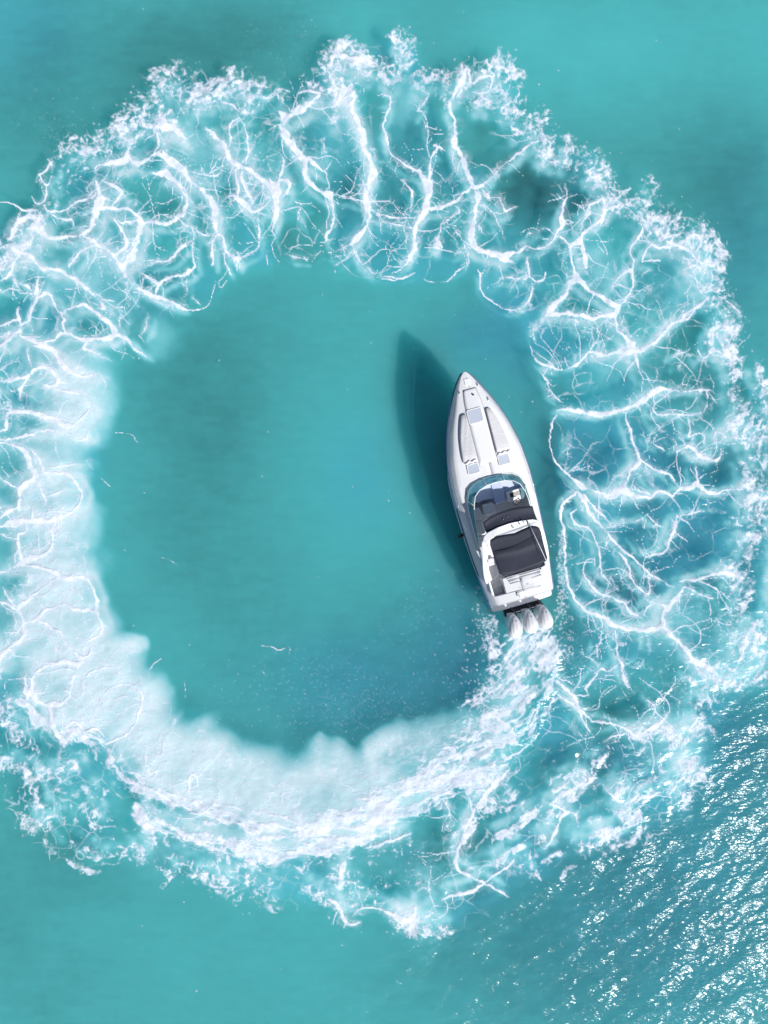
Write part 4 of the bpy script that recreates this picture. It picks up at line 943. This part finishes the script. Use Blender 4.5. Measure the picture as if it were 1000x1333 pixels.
# hull
rows = []
for y in list(np.arange(-5.42, 4.6, .42)) + [4.6, 4.9, 5.2, 5.45, 5.65, 5.8, 5.91]:
    b, r = hb(y), zr(y); s = max(0, (y - 1.0) / 4.9)
    c = b * (.965 - .68 * s ** 1.4); zk = -.55 + (.55 + 1.25) * max(0, (y - 3.0) / 2.9) ** 2; zc = -.05 + .95 * s ** 1.6
    zc = max(zc, zk + .02)
    zk2 = min(zk, r - .12)
    rows.append([(0, y, zk2), (c * .5, y, zk2 + (zc - zk2) * .45), (c, y, min(zc, r - .1)), (c + (b - c) * .55, y, zc + (r - zc) * .5), (c + (b - c) * .86, y, zc + (r - zc) * .8), (b - .01, y, r - .05)])
sheet('hull', [r[2:] for r in rows], 'gelcoat', boat, mirror=True)
sheet('hull_bottom', [r[:3] for r in rows], 'bottom', boat, mirror=True)
# rub rail
for s in (-1, 1):
    ys_ = list(np.arange(-5.42, 5.0, .3)) + [5.2, 5.45, 5.65, 5.8, 5.9]
    tube('rub_rail', [(s * (hb(y) + .01), y, zr(y) - .02) for y in ys_], .045, 'hullblue', boat)
    tube('boot_stripe', [(s * (hb(y) - .035), y, zr(y) - .15) for y in ys_[:-2]], .022, 'hullblue', boat, 6)
# decks
def deck_half(side):
    rows = []
    st = list(np.arange(-5.40, -4.97, .14)) + [-4.951, -4.95] + list(np.arange(-4.9, -.1, .25)) + [0, .15, .3, .42, .52, .6, .66, .70, .73, .74, .745] + list(np.arange(.9, 5.0, .2)) + [5.15, 5.35, 5.55, 5.75, 5.88]
    for y in st:
        b, m = hb(y), mg(y); inner = xi(y) if -4.951 < y <= .7401 else 0.0
        if side > 0 and y < -4.2: inner = 0.0
        e = b - m; p = [(b, zr(y)), (b - .03, zr(y) + .07), (e + .05, zd(y) - .05), (e, zd(y))]
        inner = min(inner, e - .02)
        for k in range(1, 9):
            x = e + (inner - e) * k / 8; p.append((x, zdeck(x, y)))
        low = FLOOR if -4.951 < y <= .7401 and not (side > 0 and y < -4.2) else p[-1][1] - .001
        p.append((max(inner - .02, 0), low))
        rows.append([(side * x, y, z) for x, z in p])
    return rows
sheet('side_deck', deck_half(1), 'nonskid', boat); sheet('side_deck', deck_half(-1), 'nonskid', boat)
box('cockpit_floor', -1.5, 1.5, -5.0, .74, FLOOR - .08, FLOOR, 'floor', boat, 0)
# transom, swim platform
b = hb(-5.4); prism('transom', [(-b, -5.43), (b, -5.43), (b, -5.385), (-b, -5.385)], -.3, lambda x, y: zr(-5.4), 'gelcoat', boat, 0.01)
tz = zd(-5.4) - .004; e = b - mg(-5.4)
link('transom_cap', pydata('transom_cap', [(-b, -5.431, zr(-5.4)), (b, -5.431, zr(-5.4)), (e, -5.431, tz), (.6, -5.431, zdeck(.6, -5.4)), (0, -5.431, zdeck(0, -5.4)), (-.6, -5.431, zdeck(.6, -5.4)), (-e, -5.431, tz)], [[0, 1, 2, 3, 4, 5, 6]]), 'gelcoat', boat, solid=.02)
prism('swim_platform', [(-1.58, -5.44), (-1.57, -5.72), (-1.48, -5.80), (-1.0, -5.83), (1.0, -5.83), (1.48, -5.80), (1.57, -5.72), (1.58, -5.44)], .48, .60, 'nonskid', boat, .03)
box('engine_bracket', -.99, .99, -6.22, -5.835, .18, .46, 'well', boat, .03)
for x in (-.55, .28, .9):
    tube('rigging_hose', [(x - .1, -5.8, .63), (x - .02, -5.95, .74), (x + .05, -6.1, .86), (x + .02, -6.25, .95)], .032, 'black', boat)
tube('tie_bar', [(-.85, -6.12, .62), (-.3, -6.1, .62), (.3, -6.1, .62), (.85, -6.12, .62)], .02, 'steel', boat)
# foredeck: walkway, cushions, hatches
def on(dz): return lambda x, y: zdeck(x, y) + dz
fw = [(-.30, 5.05), (-.40, 4.5), (-.435, 4.0), (-.44, 3.0), (-.44, 2.2), (-.44, 1.3)]
def strip_sheet(name, L, mat, dz, parent, n=6):
    rows = []
    for i in range(len(L) - 1):
        for k in range(6):
            t = k / 6; x = L[i][0] + (L[i + 1][0] - L[i][0]) * t; y = L[i][1] + (L[i + 1][1] - L[i][1]) * t
            rows.append([(-x + 2 * x * j / n, y, zdeck(-x + 2 * x * j / n, y) + dz) for j in range(n + 1)])
    return sheet(name, rows, mat, parent, True, .03)
strip_sheet('walkway_panel', fw, 'nonskid', .022, boat)
for s in (-1, 1):
    tube('deck_seam', [(s * (abs(x) + .012), y, zdeck(x, y) + .008) for x, y in fw], .010, 'groove', boat, 5)
def cushion(s):
    inn, out = .475, [(1.60, 1.22), (1.9, 1.20), (2.3, 1.16), (2.7, 1.10), (3.1, 1.01), (3.45, .90), (3.78, .78), (3.95, .72)]
    rows = []
    for i, (y, xo) in enumerate(out):
        e = .55 if i in (0, len(out) - 1) else 1
        rows.append([(s * inn, y, zdeck(inn, y) + .005), (s * (inn + .015), y, zdeck(inn, y) + .13 * e)] + [(s * (inn + .03 + (xo - inn - .06) * k / 6), y, zdeck(inn + (xo - inn) * k / 6, y) + (.165 + .012 * math.sin(k * 2.1 + y * 5)) * e) for k in range(7)] + [(s * (xo - .012), y, zdeck(xo, y) + .13 * e), (s * xo, y, zdeck(xo, y) + .005)])
    V, F = loft(rows, True, True)
    c = link('sunpad_cushion', pydata('sunpad_cushion', V, F), 'cushion', boat, True)
    m = c.modifiers.new('sub', 'SUBSURF'); m.levels = m.render_levels = 2
    tube('rolled_towel', [(s * (inn + .06 + .60 * k / 8), 1.68 + .045 * math.sin(k * 1.7 + s), zdeck(inn + .6 * k / 8, 1.7) + .13) for k in range(9)], [.04, .06, .055, .065, .05, .065, .055, .06, .035], 'seat', c)
    tube('cushion_piping', [(s * inn, y, zdeck(inn, y) + .10) for y, _ in out], .010, 'groove', c, 5)
for s in (-1, 1): cushion(s)
def hatch(x0, x1, y0, y1):
    h = prism('deck_hatch', round_rect(x0, x1, y0, y1, .06), on(.0), on(.055), 'hatch', boat, .012)
    P = round_rect(x0 - .02, x1 + .02, y0 - .02, y1 + .02, .07)
    tube('hatch_frame', [(x, y, zdeck(x, y) + .045) for x, y in P], .022, 'frame', h, 6, True)
hatch(-.40, .25, 3.42, 4.05); hatch(-1.05, -.54, 1.12, 1.54); hatch(.50, 1.0, 1.14, 1.62)
for s, y in ((-1, 5.0), (1, 5.15), (1, 4.35), (-1, 2.9), (1, 2.7), (-1, .9), (1, .4), (1, -3.3), (-1, -4.9), (1, -5.0)):
    x = s * (hb(y) - mg(y) - .05 if y > 4 else hb(y) - mg(y) * .75); z = (zdeck(x, y) if y > 4 else zr(y) + .12)
    c = tube('cleat', [(x, y - .11, z + .05), (x, y - .05, z + .06), (x, y + .05, z + .06), (x, y + .11, z + .05)], [.012, .02, .02, .012], 'steel', boat, 6)
    tube('cleat_base', [(x, y, z - .03), (x, y, z + .055)], .025, 'steel', c, 6)
tube('windlass', [(.10, 4.72, zdeck(.1, 4.72) + .02), (.10, 4.72, zdeck(.1, 4.72) + .10)], .04, 'black', boat, 10)
box('anchor_hatch', -.13, .13, 5.25, 5.55, zdeck(.1, 5.4) - .02, zdeck(.1, 5.4) + .03, 'gelcoat', boat, .01)
# bow rail
for s in (-1, 1):
    yy = [-.6, -.1] + list(np.arange(.5, 5.3, .4)) + [5.45, 5.7, 5.86]
    R = tube('bow_rail', [(s * max(.03, hb(y) - .05), y, zr(y) + (.33 if y > .2 else .18 + .15 * max(0, (y + .6) / .8))) for y in yy], .016, 'steel', boat, 7)
    for y in (.4, 1.3, 2.2, 3.1, 4.0, 4.8, 5.4):
        tube('stanchion', [(s * (hb(y) - .10), y, zr(y) + .10), (s * (hb(y) - .05), y, zr(y) + .33)], .012, 'steel', R, 6)
# windscreen
BP = [(-1.52, -2.5), (-1.53, -1.6), (-1.52, -.7), (-1.47, -.05), (-1.30, .38), (-1.0, .60), (-.50, .74), (.0, .77), (.50, .74), (1.0, .60), (1.30, .38), (1.47, -.05), (1.52, -.7), (1.53, -1.5)]
def wz(i): return zd(BP[i][1]) + .10
HT = [.06, .22, .34, .40, .42, .42, .42, .42, .42, .42, .42, .40, .34, .26]
B3 = [Vector((x, y, wz(i))) for i, (x, y) in enumerate(BP)]
T3 = [Vector((x * (1 - .32 * h), y - .85 * h * (1 if y > -.3 else .2), z + h)) for (x, y, z), h in zip(B3, HT)]
base = tube('windscreen_frame', B3, .030, 'frame', boat)
tube('top_trim', T3, .020, 'frame', base)
for i in (3, 6, 8, 11): tube('mullion', [B3[i], T3[i]], .022, 'frame', base, 6)
def pane(i0, i1):
    rows = [[tuple(B3[i]), tuple(B3[i] * .5 + T3[i] * .5), tuple(T3[i])] for i in range(i0, i1 + 1)]
    sheet('windscreen_pane', rows, 'glass', boat, True, .010)
for a, c in ((0, 3), (3, 6), (6, 8), (8, 11), (11, 13)): pane(a, c)
# coaming round the cockpit
tube('coaming', [(x * .985, y, zd(y) + .045) for x, y in BP] + [(1.50, -2.6, zd(-2.6) + .04), (1.47, -4.1, zd(-4.1) + .04)], .06, 'gelcoat', boat)
tube('coaming', [(-1.50, -2.5, zd(-2.5) + .045), (-1.47, -3.6, zd(-3.6) + .04), (-1.44, -4.85, zd(-4.8) + .03)], .055, 'gelcoat', boat)
# helm and saloon
prism('dashboard', [(-1.40, -.38), (-1.38, .05), (-1.2, .40), (-.9, .56), (-.45, .68), (.45, .68), (.9, .56), (1.2, .40), (1.38, .05), (1.40, -.25), (.50, -.25), (.42, -.62), (-.10, -.62), (-.14, -.30), (-.7, -.26), (-1.05, -.36)], FLOOR, lambda x, y: 1.44 + .12 * (y + .5), 'dash', boat, .03)
box('companionway_door', -.12, .40, -.6, .5, 1.42, 1.60, 'dash', boat, .04)
hc = prism('helm_console', [(.48, -.20), (1.34, -.16), (1.38, -.62), (1.25, -.72), (.62, -.70), (.46, -.56)], 1.2, lambda x, y: 1.62 + .35 * (y + .4), 'seat', boat, .04)
prism('gauge_panel', [(.62, -.30), (1.20, -.28), (1.16, -.50), (.66, -.50)], lambda x, y: 1.60 + .35 * (y + .4), lambda x, y: 1.635 + .35 * (y + .4), 'black', hc, .01)
W = [(.90 + .19 * math.cos(a), -.78 + .13 * math.sin(a), 1.58 + .13 * math.sin(a)) for a in np.linspace(0, 2 * math.pi, 20, endpoint=False)]
sw = tube('steering_wheel', W, .018, 'black', boat, 6, True)
for a in (.5, 2.6, 4.7): tube('spoke', [(.90, -.78, 1.56), (.90 + .19 * math.cos(a), -.78 + .13 * math.sin(a), 1.58 + .13 * math.sin(a))], .012, 'steel', sw, 6)
def seat(x0, x1, y0, y1, z, back=None):
    s = prism('seat_cushion', round_rect(x0, x1, y0, y1, .09), z - .18, z, 'seat', boat, .05, 3)
    prism('seat_base', round_rect(x0 + .04, x1 - .04, y0 + .04, y1 - .04, .06), FLOOR, z - .17, 'gelcoat', s, .01)
    if back: prism('seat_back', round_rect(*back, .05), z - .05, z + .32, 'seat', s, .04, 3)
seat(-.78, -.20, -1.02, -.46, 1.40)
seat(-1.42, -.92, -1.12, -.52, 1.38); seat(-1.42, -.95, -1.85, -1.16, 1.34); seat(-1.42, -.98, -2.7, -1.9, 1.30)
seat(.42, 1.22, -1.62, -1.12, 1.36, (.42, 1.22, -1.68, -1.56))
for x in (-1.16, -1.02): tube('cup_holder', [(x, -.32 - .03 * (x + 1.1), 1.40), (x, -.32 - .03 * (x + 1.1), 1.482)], .045, 'black', boat, 12)
# aft lounge, walkway and stern deck
seat(-.75, 1.40, -4.18, -3.55, 1.16)
prism('stern_lounge', [(-.80, -4.20), (.02, -4.20), (.02, -4.94), (-.80, -4.94)], FLOOR, on(-.003), 'nonskid', boat, .02)
box('boarding_step', -1.42, -.84, -4.94, -4.55, FLOOR, FLOOR + .26, 'nonskid', boat, .02)
box('boarding_step', -1.42, -.84, -3.5, -3.15, FLOOR, FLOOR + .18, 'nonskid', boat, .02)
for k in range(5):
    y = -4.20 - .085 * k
    prism('vent_slat', [(-.62 + .03 * k, y - .028), (1.10, y - .028), (1.10, y + .028), (-.62 + .03 * k, y + .028)], on(.0), on(.035), 'nonskid' if k % 2 else 'groove', boat, .006)
for k in range(3):
    x, y = 1.06 + .085 * k, -4.34 + .10 * k
    tube('speaker', [(x, y, zdeck(x, y) - .01), (x, y, zdeck(x, y) + .025)], .038, 'black', boat, 14)
prism('stern_locker_lid', [(-.22, -5.33), (.95, -5.33), (.95, -5.04), (-.22, -5.04)], on(-.01), on(.03), 'gelcoat', boat, .015)
tube('lid_seam', [(-.36, -5.0, zdeck(.36, -5.0) + .006), (.3, -4.98, zdeck(.3, -4.98) + .006), (.62, -4.98, zdeck(.62, -4.98) + .006)], .010, 'groove', boat, 5)
box('lid_latch', -.34, -.25, -5.22, -5.04, zdeck(.3, -5.1), zdeck(.3, -5.1) + .06, 'cowlgrey', boat, .01)
prism('emblem', [(.22, -4.80), (.40, -4.80), (.31, -4.71)], on(.002), on(.008), 'cowlgrey', boat, 0)
for k in range(6): box('emblem', -.12 + .13 * k, -.05 + .13 * k, -4.87, -4.85, zdeck(-.1 + .13 * k, -4.86), zdeck(-.1 + .13 * k, -4.86) + .008, 'cowlgrey', boat, 0)
# radar arch
def bar(name, path, wid, th, parent=boat):
    rows = []
    n = len(path)
    for i, p in enumerate(path):
        p = Vector(p); t = (Vector(path[min(i + 1, n - 1)]) - Vector(path[max(0, i - 1)])).normalized()
        side = t.cross(Vector((0, 0, 1))).normalized(); up = side.cross(t)
        w = wid[i] / 2; h = th / 2
        rows.append([tuple(p + side * a * w + up * c * h) for a, c in ((-1, -.4), (-.8, -1), (.8, -1), (1, -.4), (1, .4), (.8, 1), (-.8, 1), (-1, .4), (-1, -.4))])
    V, F = loft(rows); V2 = V; F += [[i for i in range(8)], [(n - 1) * 9 + i for i in range(8)]]
    o = link(name, pydata(name, V2, F), 'gelcoat', parent, True); m = o.modifiers.new('sub', 'SUBSURF'); m.levels = m.render_levels = 1
    return o
AZ = 2.72
front = [(-1.42, -2.02), (-1.33, -1.88), (-1.12, -1.75), (-.6, -1.64), (0, -1.60), (.6, -1.64), (1.12, -1.72), (1.36, -1.84), (1.47, -2.0)]
back = [(1.36, -2.30), (1.28, -2.16), (1.10, -2.07), (.66, -2.03), (.12, -2.14), (-.5, -2.06), (-.9, -2.04), (-1.18, -2.14), (-1.26, -2.32)]
prism('arch_hoop', front + back, lambda x, y: AZ - .10 - .04 * x * x, lambda x, y: AZ + .03 - .04 * x * x, 'gelcoat', boat, .035, 3)
for s in (-1, 1):
    bar('arch_leg', [(s * 1.36, -2.02, AZ - .14), (s * 1.42, -2.4, AZ - .26), (s * 1.47, -2.9, AZ - .52), (s * 1.52, -3.4, AZ - .86), (s * 1.53, -3.9, AZ - 1.24), (s * 1.52, -4.3, AZ - 1.42)], [.26, .26, .28, .30, .30, .22], .12)
# canvas: cockpit cover and forward visor
def canvas(name, fr, bk, z, crown, nu=26, nv=14, fold=None):
    rows = []
    for j in range(nv + 1):
        t = j / nv; row = []
        for i in range(nu + 1):
            s = i / nu
            fx, fy = [np.interp(s, np.linspace(0, 1, len(fr)), [q[c] for q in fr]) for c in (0, 1)]
            bx, by = [np.interp(s, np.linspace(0, 1, len(bk)), [q[c] for q in bk]) for c in (0, 1)]
            x = fx + (bx - fx) * t; y = fy + (by - fy) * t
            zz = z + crown * (1 - (2 * s - 1) ** 2) - .05 * math.sin(math.pi * t) * (1 + .4 * math.sin(7 * s + 3 * t))
            if fold: zz += .075 * math.exp(-((t - fold - .06 * s) / .05) ** 2) * (1 - (2 * s - 1) ** 4)
            row.append((x, y, zz))
        rows.append(row)
    return sheet(name, rows, 'canvas', boat, True, .02)
cv = canvas('canvas_top', [(-1.16, -2.34), (-1.10, -2.12), (-.80, -2.03), (-.4, -2.06), (.1, -2.13), (.55, -2.05), (.95, -2.01), (1.24, -2.13), (1.34, -2.34)], [(-1.10, -3.70), (-1.02, -3.84), (-.75, -3.90), (-.3, -3.92), (.2, -3.90), (.7, -3.86), (1.05, -3.82), (1.22, -3.74), (1.29, -3.60)], AZ - .02, .06, fold=.42)
tube('canvas_seam', [(-1.02 + 2.2 * k / 12, -2.78 - .10 * math.sin(k * .3) + .22 * k / 12, AZ + .0 + .06 * (1 - (k / 6 - 1) ** 2) + .045) for k in range(13)], .012, 'canvas_seam', cv, 5)
tube('canvas_hem', [(-1.10, -3.70, AZ - .02), (-1.02, -3.84, AZ - .0), (-.75, -3.90, AZ), (-.3, -3.92, AZ + .02), (.2, -3.90, AZ + .03), (.7, -3.86, AZ + .02), (1.05, -3.82, AZ), (1.22, -3.74, AZ - .0), (1.29, -3.60, AZ - .02)], .02, 'canvas_seam', cv, 6)
for x in (-1.05, 1.22): tube('canopy_strut', [(x, -3.75, AZ - .05), (x * 1.12, -4.0, 1.9), (x * 1.18, -4.12, zd(-4.1))], .016, 'steel', boat, 6)
vz = canvas('canvas_visor', [(-1.18, -1.26), (-.8, -1.10), (-.3, -1.00), (.2, -.98), (.7, -1.02), (1.15, -1.10), (1.30, -1.16)], [(-1.16, -1.78), (-.8, -1.72), (-.3, -1.66), (.2, -1.66), (.7, -1.68), (1.12, -1.76), (1.34, -1.86)], AZ - .09, .05, 20, 6)
tube('canvas_hem', [(-1.18, -1.26, AZ - .09), (-.8, -1.10, AZ - .06), (-.3, -1.00, AZ - .04), (.2, -.98, AZ - .04), (.7, -1.02, AZ - .06), (1.15, -1.10, AZ - .08), (1.30, -1.16, AZ - .09)], .018, 'canvas_seam', vz, 6)
for x, y in ((-.22, -1.36), (.0, -1.30)): tube('snap_button', [(x, y, AZ - .08), (x, y, AZ - .012)], .022, 'steel', vz, 8)
an = tube('antenna', [(.86, -1.82, AZ + .06), (.96, -2.6, AZ + .20), (1.12, -3.72, AZ + .30)], [.024, .018, .012], 'gelcoat', boat, 6)
tube('antenna_mount', [(.86, -1.82, AZ - .02), (.86, -1.82, AZ + .09)], .04, 'steel', an, 8)
for x, y in ((.10, -1.83), (.44, -1.76), (.66, -1.74)):
    l = tube('deck_light', [(x, y, AZ), (x, y, AZ + .07)], .030, 'black', boat, 8); tube('horn', [(x, y, AZ + .06), (x - .04, y + .14, AZ + .06)], [.012, .022], 'steel', l, 7)
# outboard engines
def engine(x0, yaw):
    rows = []
    prof = [(0, .05, 1.30, 1.22), (.05, .13, 1.40, 1.08), (.18, .205, 1.50, .98), (.36, .275, 1.58, .92), (.56, .335, 1.63, .90), (.76, .365, 1.64, .90), (.92, .345, 1.60, .92), (1.05, .275, 1.51, .97), (1.13, .17, 1.40, 1.05), (1.165, .05, 1.28, 1.18)]
    for d, w, zt, zb in prof:
        r = []
        for k in range(49):
            a = 2 * math.pi * k / 48; ca, sa = math.cos(a), math.sin(a)
            ridge = 1 + (.030 * math.cos(a * 14) if sa > .05 else 0) * min(1, w / .3)
            cx = math.copysign(abs(ca) ** .85, ca) * w * ridge; mid = (zt * .55 + zb * .45); cz = mid + (sa * (zt - mid) * ridge if sa > 0 else sa * (mid - zb))
            r.append((cx, -d, cz))
        rows.append(r)
    V, F = loft(rows, True, True)
    o = link('outboard_engine', pydata('outboard_engine', V, F), 'cowl', boat, True)
    o.location = (x0, -6.04, 0); o.rotation_euler = (0, 0, yaw)
    prism('midsection', [(-.13, -.30), (.13, -.30), (.17, -.62), (.10, -.86), (-.10, -.86), (-.17, -.62)], -.5, 1.0, 'cowl', o, .03)
    box('clamp_bracket', -.15, .15, -.34, -.02, .30, .98, 'cowlgrey', o, .02)
    for s in (-1, 1):
        prism('badge', [(s * .03 + .05 * s - .025, -.33), (s * .08 + .025, -.33), (s * .08 + .02, -.30), (s * .08 - .02, -.30)], 1.50, 1.585, 'cowlgrey', o, 0)
    tube('cowl_seam', [(w * .98 * s, -d, zt * .5 + zb * .5 - .03) for s, seq in ((-1, prof[1:-1]), (1, prof[1:-1][::-1])) for d, w, zt, zb in seq], .010, 'cowlgrey', o, 5, True)
for x, yw in ((-.74, -.15), (.02, -.10), (.78, -.08)): engine(x, yw)
# fender over the port gunwale
fe = bpy.data.objects.new('boat_fender', None); COL.objects.link(fe); fe.location = boat.matrix_basis @ Vector((-2.06, -1.66, .92)); fe.rotation_euler = (0, 0, HEAD)
fe['label'] = 'small black fender tied outside the shaded side of the white motorboat'; fe['category'] = 'fender'
pth = [(-.20, -.05, -.02), (-.17, -.04, -.01), (-.10, -.02, 0), (0, 0, .01), (.07, .02, .02), (.12, .03, .02)]
tube('fender_body', pth, [.03, .085, .105, .105, .085, .03], 'black', fe, 14)
tube('lanyard', [(.1, .03, .02), (.16, .03, .13), (.24, .04, .26), (.40, .05, .30)], .012, 'black', fe, 6)
